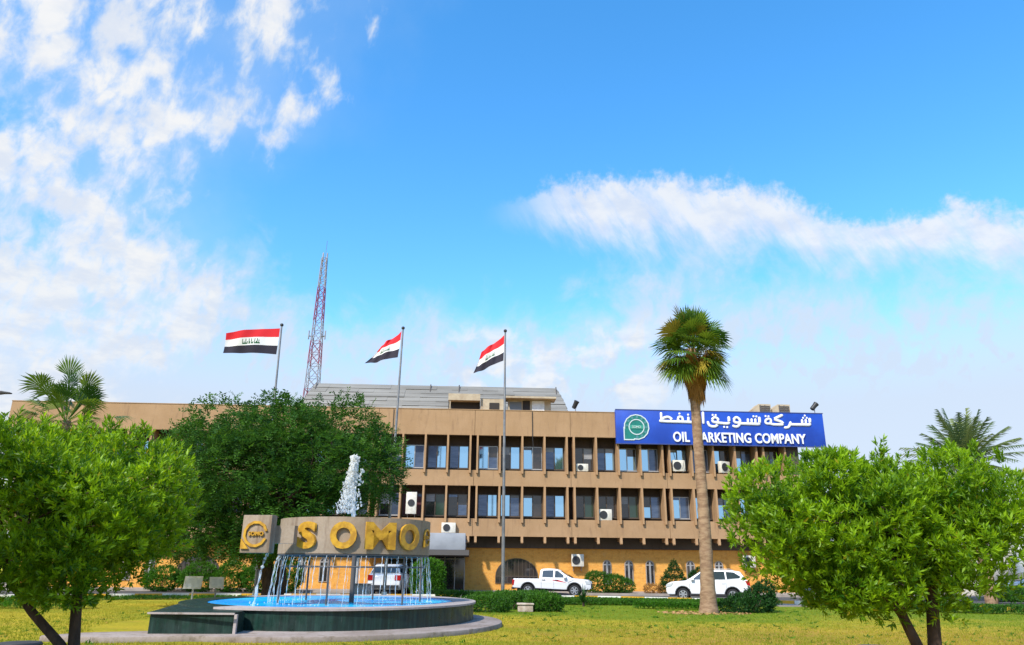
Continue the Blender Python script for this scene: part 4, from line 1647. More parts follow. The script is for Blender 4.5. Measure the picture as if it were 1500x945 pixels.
def suv(label, loc, rz, paint):
    o = thing('parked_car', label, 'car', loc, rz, 'vehicles parked along the drive')
    zb = .32
    WELL = (1.40, -1.38)
    out = [(2.28, zb), (2.36, .50), (2.36, .72), (2.28, .92), (2.05, 1.02), (1.18, 1.10), (.4, 1.13), (-1.3, 1.16), (-2.12, 1.20), (-2.30, 1.10), (-2.36, .72), (-2.38, .5), (-2.30, zb + .04)]
    bot = arch_cut(-1.38, .35, .43, zb)[::-1] + arch_cut(1.40, .35, .43, zb)[::-1]
    mb = MB()
    mb.prism(out + bot, -.91, .91, 'y')
    mb.build('body', paint, o, tri=False, bevel=.055, segs=3, sharp=50)
    mb = MB()
    mb.prism([(2.2, .25), (2.2, .4), (-2.2, .4), (-2.2, .25)], -.80, .80, 'y')
    for cx in (1.40, -1.38):
        for s in (-1, 1):
            pa = arch_cut(cx, .35, .47, .31)
            pb = arch_cut(cx, .35, .42, .31)
            for i in range(len(pa) - 1):
                mb.prism([pa[i], pa[i + 1], pb[i + 1], pb[i]], s * .905, s * .922, 'y')
    mb.box(-1.0, 1.0, -.918, -.9, .30, .40)
    mb.box(-1.0, 1.0, .9, .918, .30, .40)
    for cx in WELL:
        mb.box(cx - .44, cx + .44, -.70, .70, .30, .84)
    mb.build('underbody', M['car_trim'], o)
    g = MB()
    side = [(1.25, 1.09), (.95, 1.24), (.38, 1.60), (.05, 1.685), (-.6, 1.72), (-1.4, 1.69), (-1.85, 1.62), (-2.16, 1.20)]
    hw = greenhouse(g, side, .89, .66, 1.09, 1.72)
    g.build('cabin', paint, o, bevel=.045, segs=3, sharp=18)
    side_glass(o, [(.86, 1.16), (.32, 1.56), (.02, 1.60), (-.02, 1.18)], hw)
    side_glass(o, [(-.10, 1.18), (-.06, 1.61), (-.98, 1.62), (-1.02, 1.20)], hw)
    side_glass(o, [(-1.10, 1.21), (-1.06, 1.61), (-1.50, 1.58), (-1.86, 1.36), (-1.80, 1.26)], hw)
    end_glass(o, 1.25, 1.09, .38, 1.60, .88, .70, .02, 'windscreen')
    end_glass(o, -1.85, 1.62, -2.16, 1.20, .70, .86, .02, 'rear_window')
    seams(o, (1.0, -.06, -1.06), .42, 1.10, .91)
    handles(o, (.12, -.9), .98, .91, paint)
    for s in (-1, 1):
        mb = MB()
        mb.box(.72, .92, min(s * .90, s * 1.08), max(s * .90, s * 1.08), 1.12, 1.27)
        mb.build('wing_mirror', paint, o, bevel=.03)
        mb = MB()
        mb.prism([(2.385, .72), (2.32, .90), (1.92, .985), (2.05, .80)], s * .62, s * .935, 'y')
        mb.build('headlight', M['lamp_clear'], o)
        mb = MB()
        mb.prism([(-2.375, .86), (-2.33, 1.13), (-2.10, 1.13), (-2.2, .90)], s * .6, s * .925, 'y')
        mb.build('tail_light', M['lamp_red'], o)
        mb = MB()
        mb.tube([(.1, s * .64, 1.70), (0, s * .64, 1.765), (-1.3, s * .64, 1.75), (-1.45, s * .64, 1.69)], .018, 6)
        mb.build('roof_rail', M['steel'], o)
        for x in (1.40, -1.38):
            wheel(o, x, s * .80, .345)
    mb = MB()
    mb.box(2.372, 2.385, -.55, .55, .56, .74)
    mb.build('grille', M['car_trim'], o)
    mb = MB()
    mb.box(-2.40, -2.33, -.85, .85, .42, .60)
    mb.build('rear_bumper', M['car_trim'], o)
    return o


def pickup(label, loc, rz):
    o = thing('parked_pickup', label, 'pickup', loc, rz, 'vehicles parked along the drive')
    P = M['car_white']
    zb = .42
    WELL = (1.52, -1.55)
    out = [(2.48, zb + .02), (2.60, .50), (2.61, .72), (2.54, .92), (2.36, 1.04), (1.42, 1.12), (-.78, 1.13), (-.80, 1.09), (-2.52, 1.09), (-2.58, .9), (-2.58, .56), (-2.48, .52)]
    bot = arch_cut(-1.55, .38, .47, .50)[::-1] + arch_cut(1.52, .38, .47, zb)[::-1]
    mb = MB()
    mb.prism(out + bot, -.90, .90, 'y')
    mb.build('body', P, o, bevel=.045, segs=3, sharp=50)
    mb = MB()
    mb.box(-2.46, -.9, -.78, .78, 1.085, 1.094)
    mb.build('load_bed', M['car_trim'], o)
    mb = MB()
    mb.box(-2.3, 2.3, -.72, .72, .32, .5)
    for cx in (1.52, -1.55):
        for s in (-1, 1):
            pa = arch_cut(cx, .38, .52, .44)
            pb = arch_cut(cx, .38, .46, .44)
            for i in range(len(pa) - 1):
                mb.prism([pa[i], pa[i + 1], pb[i + 1], pb[i]], s * .895, s * .915, 'y')
    for cx in WELL:
        mb.box(cx - .44, cx + .44, -.70, .70, .30, .84)
    mb.build('underbody', M['car_trim'], o)
    g = MB()
    side = [(1.45, 1.11), (1.05, 1.30), (.52, 1.64), (.28, 1.71), (-.2, 1.735), (-.62, 1.71), (-.74, 1.62), (-.80, 1.12)]
    hw = greenhouse(g, side, .88, .66, 1.11, 1.735)
    g.build('cabin', P, o, bevel=.045, segs=3, sharp=18)
    side_glass(o, [(1.0, 1.18), (.46, 1.58), (.26, 1.62), (.22, 1.18)], hw)
    side_glass(o, [(.12, 1.18), (.14, 1.63), (-.5, 1.62), (-.58, 1.56), (-.60, 1.20)], hw)
    end_glass(o, 1.45, 1.11, .52, 1.64, .87, .69, .02, 'windscreen')
    end_glass(o, -.74, 1.62, -.80, 1.12, .68, .86, .014, 'rear_window')
    seams(o, (1.16, .17, -.66), .52, 1.10, .90)
    handles(o, (.34, -.50), 1.02, .90, M['car_trim'])
    for s in (-1, 1):
        mb = MB()
        mb.prism([(1.02, .86), (.42, 1.04), (-.05, 1.02), (.45, .93)], s * .9005, s * .906, 'y')
        mb.build('red_stripe', M['stripe_red'], o)
        mb = MB()
        mb.prism([(1.62, 1.04), (1.2, .93), (1.04, .85), (1.34, .99)], s * .9005, s * .906, 'y')
        mb.build('grey_stripe', M['stripe_grey'], o)
        mb = MB()
        mb.box(.82, 1.02, min(s * .90, s * 1.1), max(s * .90, s * 1.1), 1.13, 1.30)
        mb.build('wing_mirror', P, o, bevel=.03)
        mb = MB()
        mb.prism([(2.63, .74), (2.56, .94), (2.18, 1.02), (2.3, .80)], s * .62, s * .93, 'y')
        mb.build('headlight', M['lamp_clear'], o)
        mb = MB()
        mb.prism([(-2.605, .66), (-2.605, 1.02), (-2.44, 1.02), (-2.5, .68)], s * .70, s * .915, 'y')
        mb.build('tail_light', M['lamp_red'], o)
        for x in (1.52, -1.55):
            wheel(o, x, s * .79, .375)
    mb = MB()
    mb.box(-2.66, -2.52, -.85, .85, .42, .56)
    mb.build('rear_bumper', M['car_trim'], o, bevel=.02)
    mb = MB()
    mb.box(2.60, 2.625, -.55, .55, .56, .80)
    mb.build('grille', M['car_trim'], o)
    return o


pickup('white double cab pickup with a red side stripe, parked before the brick wall', (2.60, 47.3, .004), R(-9)).scale = (.9, .9, .9)
suv('white sport utility car parked behind the tall palm trunk', (10.75, 42.4, .004), R(180 - 17), M['car_white']).scale = (.92, .92, .92)
suv('white car parked end-on under the entrance canopy, seen through the falling water', (-6.95, 46.2, .004), R(88), M['car_white'])
suv('pale blue car by the white building, mostly hidden by the bright tree', (30.4, 45.2, .004), R(172), M['car_blue'])

# white building at the right edge
wbld = thing('white_building', 'plain white building at the right edge of the grounds', 'building', (39.5, 52, 0))
mb = MB()
mb.box(-8.2, 12, -4, 12, 0, 5.9)
mb.build('wall', M['wall_white'], wbld)
mb = MB()
mb.box(-8.3, 12.1, -4.1, 12.1, 5.902, 6.05)
mb.build('roof', M['wall_white'], wbld)
for x in (-2.5, 2.5, 7.5):
    f = frame_mb(1.6, 1.4).build('window', M['alu'], wbld)
    f.location = (x, -4.001, 1.4)
    mb = MB()
    mb.add([(.05, -.02, .05), (1.55, -.02, .05), (1.55, -.02, 1.35), (.05, -.02, 1.35)], [(0, 1, 2, 3)])
    mb.build('pane', M['gl_dark'], f)

# ------------------------------------------------------------------ small things on the lawn
def lawn_sign(label, x, y, wd, h, z, tilt, m):
    o = thing('lawn_sign', label, 'sign', (x, y, 0), R(6), 'small signs on the lawn')
    mb = MB()
    mb.tube([(0, 0.03, 0), (0, .03, z + h)], .035, 8)
    mb.build('post', m, o)
    mb = MB()
    mb.prism([(-wd / 2 - tilt, z), (wd / 2 - tilt, z), (wd / 2, z + h), (-wd / 2, z + h)], -.03, 0.0, 'y')
    b = mb.build('board', M['white'], o)
    mb = MB()
    mb.prism([(-wd / 2 - tilt + .08, z + .07), (wd / 2 - tilt - .08, z + .07), (wd / 2 - .08, z + h - .07), (-wd / 2 + .08, z + h - .07)], -.034, -.031, 'y')
    mb.build('notice', M['notice'], b)
    return o


lawn_sign('small white board on a white post, left one on the lawn left of the fountain', -13.2, 32.8, .72, .50, .62, .04, M['white'])
lawn_sign('small worn board on a dark post, nearer the fountain of the two', -12.7, 34.0, .60, .46, .62, -.03, M['steel'])
o = thing('utility_box', 'low pale box behind the pool, seen between the falling streams', 'box', (-7.4, 39.6, 0))
mb = MB()
mb.box(-.38, .38, -.2, .2, .05, .72)
mb.build('cabinet', M['pale_grey'], o, bevel=.02)
mb = MB()
mb.box(-.42, .42, -.24, .24, .0, .05)
mb.box(-.42, .42, -.24, .24, .721, .76)
mb.build('plinth', M['ledge'], o)

for x, y, lab in ((-9.05, 14.9, 'dark round manhole lid on a grey collar beside the left tree'), (7.2, 15.75, 'dark round manhole lid under the right tree')):
    o = thing('drain_cover', lab, 'manhole', (x, y, 0))
    mb = MB()
    mb.lathe([(.28, 0), (.27, .10)], 24)
    mb.build('collar', M['ledge'], o)
    mb = MB()
    mb.lathe([(.36, .102), (.37, .14), (.34, .17), (.05, .19)], 28)
    mb.build('lid', M['fan'], o, smooth=True)

mb = MB()
mb.box(-.3, .28, -.24, .24, 0, .24)
mb.box(-.34, .32, -.28, .28, .242, .31)
o = mb.build('stone_block', M['stone'], bevel=.03)
o.location = (.62, 30.0, 0)
tag(o, 'low stone block with a pale top among the bushes by the free flagpole', 'stone block')

lp = thing('street_lamp', 'dark lamp head on an arm reaching in at the left edge, above the trees', 'street lamp', (-28.9, 40, 0))
mb = MB()
mb.tube([(0, 0, 0), (0, 0, 9.4)], [.11, .06], 10)
mb.tube([(0, 0, 9.4), (.1, 0, 10.1), (.55, 0, 10.45)], [.06, .05, .04], 8)
mb.build('post', M['steel'], lp)
mb = MB()
mb.prism([(.45, 10.36), (.9, 10.43), (1.3, 10.44), (1.3, 10.5), (.8, 10.58), (.45, 10.52)], -.14, .14, 'y')
mb.build('lamp_head', M['fan'], lp, bevel=.02)


# ------------------------------------------------------------------ trees
def super_blobs(c, rad, n, br, p=2.6, seed=1, inner=6):
    r = np.random.default_rng(seed)
    c, rad = np.array(c, float), np.array(rad, float)
    B = []
    for i in range(n):
        d = r.normal(size=3)
        d /= (np.abs(d) ** p).sum() ** (1 / p)
        k = r.uniform(.84, .96)
        s = r.uniform(*br)
        B.append([*(c + d * (rad - s * .8) * k / .9), s * 1.1, s * 1.1, s])
    for i in range(inner):
        d = r.normal(size=3)
        d = d / np.linalg.norm(d) * r.uniform(0, .5)
        B.append([*(c + d * rad), br[1] * 1.3, br[1] * 1.3, br[1] * 1.1])
    return np.array(B)


def fore_tree(label, base, trunks, B, n, seed, extra=()):
    """clipped round-headed tree: two stems, twigs into the crown, rosettes of lance-shaped leaves"""
    global rng
    rng = np.random.default_rng(seed)
    random.seed(seed)
    o = thing('clipped_tree', label, 'tree', base)
    b0 = np.array(base)
    mb = MB()
    for pts, r0 in trunks:
        P = [Vector(p) - Vector(base) for p in pts]
        mb.tube(P, [r0 * (1.25 - .5 * i / (len(P) - 1)) for i in range(len(P))], 12)
        tip = P[-1]
        for k in range(16):
            q = B[random.randrange(len(B))]
            tgt = Vector(q[:3] - b0)
            m_ = tip.lerp(tgt, .45)
            m_.z += .1
            mb.tube([P[-1 - (k % 2)], m_, tgt], [r0 * .5, r0 * .3, r0 * .1], 6)
    mb.build('trunk', M['bark'], o, smooth=True)
    Pp, Dd = blob_points(B, n, .40, .42)
    if len(extra):
        ep, ed = [], []
        for (x, y, z, h) in extra:
            for t in np.linspace(0, 1, 7):
                ep.append((x + rng.normal() * .03, y + rng.normal() * .03, z + h * t))
                ed.append((rng.normal() * .5, rng.normal() * .5, .8))
        Pp = np.concatenate([Pp, np.array(ep)])
        Dd = np.concatenate([Dd, unit(np.array(ed))])
    V, F, T = sprigs(Pp, Dd, 9, .106, .033, .10, up=.7)
    np_mesh('crown', V - b0, F, M['leaf_fore'], o, T)
    return o


B1 = super_blobs((-7.12, 12.2, 2.42), (1.72, 1.6, 1.30), 92, (.30, .44), 3.0, 3, 14)
low = super_blobs((-6.65, 11.9, 1.25), (.95, .9, .22), 10, (.2, .3), 2.2, 5, 1)
fore_tree('bright green clipped tree with two dark stems, left foreground', (-6.35, 12, 0),
          [([(-6.42, 12.02, -.05), (-6.50, 12.02, .4), (-6.60, 12.05, 1.1), (-6.7, 12.1, 1.7)], .078),
           ([(-6.25, 11.95, -.05), (-6.67, 11.95, .42), (-7.2, 12.0, .85), (-7.7, 12.1, 1.3), (-8.0, 12.2, 1.8)], .062)],
          np.concatenate([B1, low]), 7400, 21,
          extra=[(-7.6, 12, 3.5, .25), (-7.0, 12, 3.55, .25), (-6.5, 11.9, 3.5, .22), (-6.0, 12, 3.45, .2), (-8.2, 12, 3.4, .2)])

B2 = np.concatenate([super_blobs((4.95, 12.1, 2.28), (1.42, 1.3, 1.0), 62, (.28, .42), 2.9, 8, 10),
                     super_blobs((6.75, 12.2, 2.28), (1.36, 1.3, 1.07), 62, (.28, .42), 2.9, 9, 10),
                     super_blobs((5.75, 11.9, 1.35), (1.35, 1.0, .46), 30, (.25, .38), 2.3, 10, 4)])
fore_tree('bright green clipped tree with a wide double head, right foreground', (6.25, 12, 0),
          [([(6.36, 12, -.05), (6.37, 12, .5), (6.45, 12.02, 1.2), (6.55, 12.1, 1.9)], .09),
           ([(6.22, 11.95, -.05), (6.08, 11.93, .5), (5.92, 11.95, .95), (5.6, 12.0, 1.5)], .075)],
          B2, 8800, 22,
          extra=[(6.0, 12, 3.15, .38), (6.05, 12.05, 3.1, .3), (5.35, 12, 3.15, .18), (7.1, 12, 3.3, .2), (7.5, 12, 3.3, .18), (7.9, 12, 3.2, .15), (4.8, 12, 3.2, .1)])


# big feathery tree behind the fountain
def feathery_tree(label, base, B, n, seed):
    global rng
    rng = np.random.default_rng(seed)
    random.seed(seed)
    o = thing('shade_tree', label, 'tree', base)
    b0 = np.array(base, float)
    mb = MB()
    forks = []
    for k, (dx_, dy_, h) in enumerate(((-.5, 0, 2.6), (.6, .2, 2.8), (.1, -.4, 3.0))):
        pts = limb(mb, (dx_ * .3, dy_ * .3, -.1), (dx_, dy_, h), .24, .17)
        forks.append(Vector((dx_, dy_, h)))
    for q in B[rng.permutation(len(B))[:34]]:
        t = Vector(q[:3] - b0)
        f = random.choice(forks)
        limb(mb, f, t, .11, .02, 5, .1)
    mb.build('trunk', M['bark'], o, smooth=True)
    P, D = blob_points(B, n, .5, .66)
    # drooping sprays: a stalk with leaflets in two rows
    per = 9
    ax = unit(D * .8 + rng.normal(size=(n, 3)) * .55 + np.array((0, 0, .12)))
    side = unit(np.cross(ax, np.array((0, 0, 1.0)) + rng.normal(size=(n, 3)) * .3))
    t = np.linspace(.1, 1, per)
    s = np.where(np.arange(per) % 2 == 0, 1.0, -1.0)
    L = rng.uniform(.32, .55, n)
    pos = P[:, None] + ax[:, None] * (t[None, :, None] * L[:, None, None]) - np.array((0, 0, 1.0)) * (t ** 2 * .1)[None, :, None]
    dirs = unit(ax[:, None] * .55 + side[:, None] * s[None, :, None] + rng.normal(size=(n, per, 3)) * .2)
    nr = np.cross(ax, side)
    V, F = leaf_arrays(pos.reshape(-1, 3), dirs.reshape(-1, 3), np.repeat(nr, per, 0) + rng.normal(size=(n * per, 3)) * .25,
                       rng.uniform(.10, .19, n * per), rng.uniform(.045, .075, n * per))
    tint = np.clip(np.repeat(rng.random(n) ** 1.6, per) * .8 + rng.random(n * per) * .25, 0, 1)
    np_mesh('crown', V - b0, F, M['leaf_mid'], o, np.repeat(tint, 2))
    return o


rr_ = np.random.default_rng(14)
Bm = []
for i in range(64):
    d = rr_.normal(size=3)
    d /= np.linalg.norm(d)
    d[2] = abs(d[2]) if rr_.random() < .72 else d[2] * .9
    rad = np.array((4.7, 3.6, 3.0 if d[2] > 0 else 2.5))
    c = np.array((-9.75, 31.8, 4.95))
    s = rr_.uniform(.75, 1.35)
    k = rr_.uniform(.78, 1.0)
    Bm.append([*(c + d * rad * k), s * 1.25, s * 1.2, s * .8])
for i in range(18):
    Bm.append([-9.6 + rr_.uniform(-3.2, 3.2), 31.8 + rr_.uniform(-2, 2), rr_.uniform(3.2, 6.6), 1.7, 1.5, 1.2])
for i in range(22):
    Bm.append([-11.2 + rr_.uniform(-3.0, 2.6), 30.5 + rr_.uniform(-1, 1), rr_.uniform(2.45, 3.3), 1.15, 1.0, .6])
Bm = np.array(Bm)
Bs = np.array([[-10.6 + rr_.uniform(-1.9, 1.9), 6.6 + rr_.uniform(-1.9, 1.9), 4.5 + rr_.uniform(-1.3, 1.1), 1.1, 1.1, .8] for i in range(26)])
feathery_tree('large dark green feathery shade tree standing behind the fountain', (-9.8, 32.2, 0), Bm, 14500, 31)
feathery_tree('unseen tree added beyond the left edge to shade the left clipped tree', (-10.6, 6.6, 0), Bs, 3600, 33)  # added out of view, to shade the lower crown of the left clipped tree


# ------------------------------------------------------------------ palms
def fan_leaf_arrays(base, d, up, pet, R_, spread, droop, nseg=22):
    """one fan leaf: petiole then radiating pleated segments with drooping tips"""
    d = Vector(d).normalized()
    side = d.cross(Vector(up)).normalized()
    nrm_ = side.cross(d).normalized()
    hub = Vector(base) + d * pet
    V, F = [], []
    w0 = .03
    b = Vector(base)
    V += [b - side * w0, b + side * w0, hub + side * w0 * .7, hub - side * w0 * .7]
    F.append((0, 1, 2, 3))
    for i in range(nseg):
        a = -spread + 2 * spread * (i + .5) / nseg
        da = spread / nseg * .98
        L = R_ * (1 - .22 * (abs(a) / spread) ** 2) * random.uniform(.88, 1.06)
        dm_ = d * math.cos(a) + side * math.sin(a)
        pl = nrm_ * (.05 * R_ * (1 if i % 2 else -1)) * .5
        m1 = hub + dm_ * L * .58 + pl * .6 - Vector((0, 0, 1)) * droop * .12 * L
        tip = hub + dm_ * L * .93 - Vector((0, 0, 1)) * droop * random.uniform(.35, .8) * L + pl
        ws = math.tan(da) * L * .58
        sd = (nrm_.cross(dm_)).normalized()
        k = len(V)
        V += [hub, m1 - sd * ws, m1 + sd * ws, tip]
        F.append((k, k + 1, k + 3, k + 2))
    return V, F


def fan_palm(label, base, h, r0, r1, leaves, R_, pet, seed, dry=.1, elr=135, skirt=None, lean=(0, 0), upright=None, crown_mid=0.0):
    random.seed(seed)
    o = thing('fan_palm', label, 'palm tree', base)
    mb = MB()
    pts, rr = [], []
    n = 60
    for i in range(n + 1):
        t = i / n
        pts.append((lean[0] * t ** 2 + .05 * math.sin(t * 5), lean[1] * t, h * t - .05))
        fl = math.exp(-t * h / .4) * .28 + math.exp(-t * h / 1.8) * .40
        rr.append((r0 * (1 - t) + r1 * t) * (1 + fl) * (1 + .035 * math.sin(i * 2.1) + random.uniform(-.025, .025)))
    mb.tube(pts, rr, 18)
    mb.build('trunk', M['palm_bark'], o, smooth=True)
    top = Vector((lean[0], lean[1], h))
    V, F, T = [], [], []
    for i in range(leaves):
        u = (i + .5) / leaves
        el = R(82 - elr * u ** .9) + random.uniform(-.28, .28)
        a = i * 2.39996 + random.uniform(-.25, .25)
        d = Vector((math.cos(a) * math.cos(el), math.sin(a) * math.cos(el), math.sin(el)))
        b = top + Vector((0, 0, .35 - .9 * u)) + Vector((math.cos(a), math.sin(a), 0)) * r1 * .8
        v, f = fan_leaf_arrays(b, d, Vector((random.gauss(0, .55), random.gauss(0, .55), 1)) if abs(d.z) < .9 else Vector((random.gauss(0, 1), random.gauss(0, 1), .2)), pet * random.uniform(.35, 1.25), R_ * random.uniform(.7, 1.12), R(78), .2 + .45 * u)
        k = len(V)
        V += v
        F += [tuple(q + k for q in g) for g in f]
        tt = random.random() * .8 if random.random() > dry else .98
        T += [tt] * len(f)
    if upright:
        for (dx_, dz_, sc) in upright:
            v, f = fan_leaf_arrays(top, (dx_, -.15, dz_), (0, 1, .2), pet * 1.3 * sc, R_ * sc, R(62), .1)
            k = len(V)
            V += v
            F += [tuple(q + k for q in g) for g in f]
            T += [.35] * len(f)
    np_mesh('crown', np.array([tuple(p) for p in V]), np.array(F), M['leaf_palm'], o, np.array(T))
    if skirt:
        V, F, T = [], [], []
        z0, z1, rad = skirt
        for i in range(240):
            a = i * 2.39996 + random.uniform(-.2, .2)
            t = random.random()
            ro = r1 + (rad - r1) * random.random() ** .7 * (1 - .75 * t)
            b = top + Vector((math.cos(a) * r1 * .9, math.sin(a) * r1 * .9, z1 + .25 - t * (z1 - z0) * .55))
            k_ = b + Vector((math.cos(a) * (ro - r1), math.sin(a) * (ro - r1), -.18))
            tipz = max(z0, k_.z - top.z - random.uniform(.6, 1.1))
            e = top + Vector((math.cos(a) * r1 * random.uniform(1.0, 1.5), math.sin(a) * r1 * random.uniform(1.0, 1.5), tipz))
            v, f = fan_leaf_arrays(k_, e - k_, (math.cos(a), math.sin(a), .3), .08, (e - k_).length, R(24), .05, 9)
            k = len(V)
            V += v
            F += [tuple(q + k for q in g) for g in f]
            T += [random.random()] * len(f)
        np_mesh('dead_frond_skirt', np.array([tuple(p) for p in V]), np.array(F), M['leaf_dry'], o, np.array(T))
    return o


fan_palm('tall fan palm with a thick trunk and brown skirt of dead fronds', (7.66, 30.4, 0), 10.6, .235, .185, 110, 1.0, .80, 7, elr=118, skirt=(-2.85, -.3, 1.05), lean=(.12, 0), upright=[(.06, 1, 1.0), (-.2, 1, .95)])
fan_palm('short fan palm with one upright leaf, in front of the building\'s left end', (-20.6, 34, 0), 7.9, .30, .24, 60, 1.15, 1.5, 9, dry=.02, elr=118, upright=[(-.06, 1, 1.05)])


def date_palm(label, base, h, seed):
    random.seed(seed)
    o = thing('date_palm', label, 'palm tree', base)
    mb = MB()
    mb.tube([(0, 0, h * i / 30 - .05) for i in range(31)], [.3 * (1 + .08 * (i % 2)) for i in range(31)], 14)
    mb.build('trunk', M['palm_bark'], o)
    V, F, T = [], [], []
    top = Vector((0, 0, h))
    nf = 64
    for i in range(nf):
        u = (i + .5) / nf
        el = R(80 - 105 * u) + random.uniform(-.1, .1)
        a = i * 2.39996 + random.uniform(-.2, .2)
        L = random.uniform(3.2, 4.0)
        d = Vector((math.cos(a) * math.cos(el), math.sin(a) * math.cos(el), math.sin(el)))
        side = Vector((-math.sin(a), math.cos(a), 0))
        tint = random.random()
        pts = []
        for k in range(27):
            t = k / 26
            pts.append(top + d * L * t - Vector((0, 0, 1)) * (.85 * t ** 2.2) * (1.15 - abs(math.sin(el)) * .5))
        for k in range(1, 26):
            p = pts[k]
            tg = (pts[k + 1] - pts[k - 1]).normalized()
            up = side.cross(tg).normalized()
            ll = random.uniform(.55, .75) * math.sin(PI * min(1, .15 + .85 * k / 26)) ** .6 + .06
            for s in (-1, 1):
                dd = (tg * .75 + side * s * .75 + up * random.uniform(.1, .5)).normalized()
                q = p + dd * ll - Vector((0, 0, .06))
                wv = tg * .055
                b = len(V)
                V += [p - wv, p + wv, q]
                F.append((b, b + 1, b + 2))
                T.append(tint)
            b = len(V)
            V += [pts[k] - side * .022, pts[k] + side * .022, pts[k + 1]]
            F.append((b, b + 1, b + 2))
            T.append(1.0)
    np_mesh('crown', np.array([tuple(p) for p in V]), np.array(F), M['leaf_date'], o, np.array(T))
    return o


date_palm('grey green date palm with feathery fronds behind the right tree', (25.7, 42, 0), 7.4, 5)


# ------------------------------------------------------------------ shrubs and hedges
def shrub(name, label, cat, base, B, n, m, L, W, seed, group=None, per=6, stem=.08):
    global rng
    rng = np.random.default_rng(seed)
    o = thing(name, label, cat, base, 0, group)
    B = np.array(B, float)
    P, D = blob_points(B, n, .6, .75)
    P[:, 2] = np.maximum(P[:, 2], .03)
    V, F, T = sprigs(P, D, per, L, W, stem, up=.35)
    np_mesh('foliage', V, F, m, o, T)
    mb = MB()
    for b in B[:6]:
        mb.tube([(b[0] * .3, b[1] * .3, -.05), (b[0], b[1], b[2])], [.03, .012], 5)
    mb.build('stem', M['bark'], o)
    return o


shrub('clipped_shrub', 'tall rounded clipped shrub just right of the SOMO drum', 'shrub', (-4.55, 43.6, 0.0),
      [(0, 0, z, .92, .85, .42) for z in (.45, .75, 1.05, 1.35)] + [(0, 0, 1.62, .78, .75, .38)], 2600, M['leaf_shrub'], .10, .035, 41)
for i, (x, hgt, rx, lab) in enumerate(((-21.4, 1.3, 1.1, 'low rounded bush beside the left clipped tree, first of the row behind the kerb'),
                                       (-19.2, 1.55, 1.1, 'rounded bush behind the white lawn sign, in the row behind the kerb'),
                                       (-17.2, 1.6, 1.0, 'rounded bush between the two lawn signs and the emblem block'),
                                       (-15.5, 1.65, .95, 'rounded bush below the emblem block, in the row behind the kerb'),
                                       (-13.8, 1.65, .95, 'rounded bush right of the slanting stream, in the row behind the kerb'))):
    shrub('round_bush', lab, 'bush', (x, 48.3, .1), [(0, 0, hgt * .35, rx, .8, hgt * .36), (.1, 0, hgt * .68, rx * .8, .7, hgt * .36), (-.3, -.1, hgt * .5, rx * .7, .6, hgt * .3)], 1500, M['leaf_shrub'], .11, .04, 50 + i, 'bushes behind the kerb')
shrub('spreading_bush', 'wide dark bush against the brick wall in front of the pickup', 'bush', (6.4, 49.9, .1),
      [(-.7, 0, .6, .9, .7, .65), (.2, 0, .55, .9, .75, .55), (.9, -.1, .42, .6, .6, .42), (-1.0, 0, .9, .5, .5, .4), (.5, .1, .5, .8, .6, .5)], 1900, M['leaf_hedge'], .10, .04, 61)
shrub('conical_shrub', 'dark conical conifer against the brick wall, left of the palm trunk', 'shrub', (10.5, 50.0, .1),
      [(0, 0, .35, .95, .8, .42), (0, 0, .75, .78, .7, .42), (.03, 0, 1.15, .55, .55, .40), (.05, 0, 1.5, .32, .32, .36), (.05, 0, 1.78, .14, .14, .26)], 1900, M['leaf_dark'], .09, .03, 62)
shrub('leafy_shrub', 'loose dark shrub between the conical conifer and the palm trunk', 'shrub', (11.95, 49.9, .1),
      [(0, 0, .45, .75, .6, .5), (.1, 0, .95, .6, .5, .45), (.3, 0, 1.25, .4, .4, .34)], 1100, M['leaf_dark'], .10, .04, 63)
shrub('leafy_shrub', 'dry low shrub at the foot of the brick wall, left of the conifer', 'shrub', (9.1, 49.7, .1),
      [(0, 0, .25, .5, .4, .28), (-.3, 0, .3, .25, .25, .26), (.4, 0, .22, .3, .3, .22)], 260, M['leaf_dry'], .10, .035, 64)
# bushes round the free flagpole
for i, (x, y, s, hh, lab) in enumerate(((-.9, 29.6, .9, .55, 'low leafy bush beside the fountain\'s right rim'), (.0, 31.6, .8, .6, 'low leafy bush in front of the free flagpole base'),
                                        (1.35, 30.2, .65, .62, 'upright dark bush just right of the stone block'), (-.6, 33.0, 1.0, .6, 'leafy bush left of the free flagpole base'), (1.0, 33.4, .9, .6, 'leafy bush right of the free flagpole base'))):
    shrub('low_bush', lab, 'bush', (x, y, 0), [(0, 0, hh * .45, s, s * .7, hh * .5), (s * .4, .1, hh * .5, s * .6, s * .5, hh * .5), (-s * .5, 0, hh * .45, s * .6, s * .5, hh * .45)], 900, M['leaf_hedge'], .09, .034, 70 + i, 'bushes around the flagpole base')
shrub('low_bush', 'dark bush at the right of the tall palm foot, in front of the parked car', 'bush', (9.4, 31.0, 0),
      [(0, 0, .3, .9, .6, .36), (.5, .2, .5, .55, .5, .46), (-.6, -.2, .22, .6, .5, .26), (.9, .6, .8, .35, .35, .35)], 1300, M['leaf_dark'], .10, .04, 80)


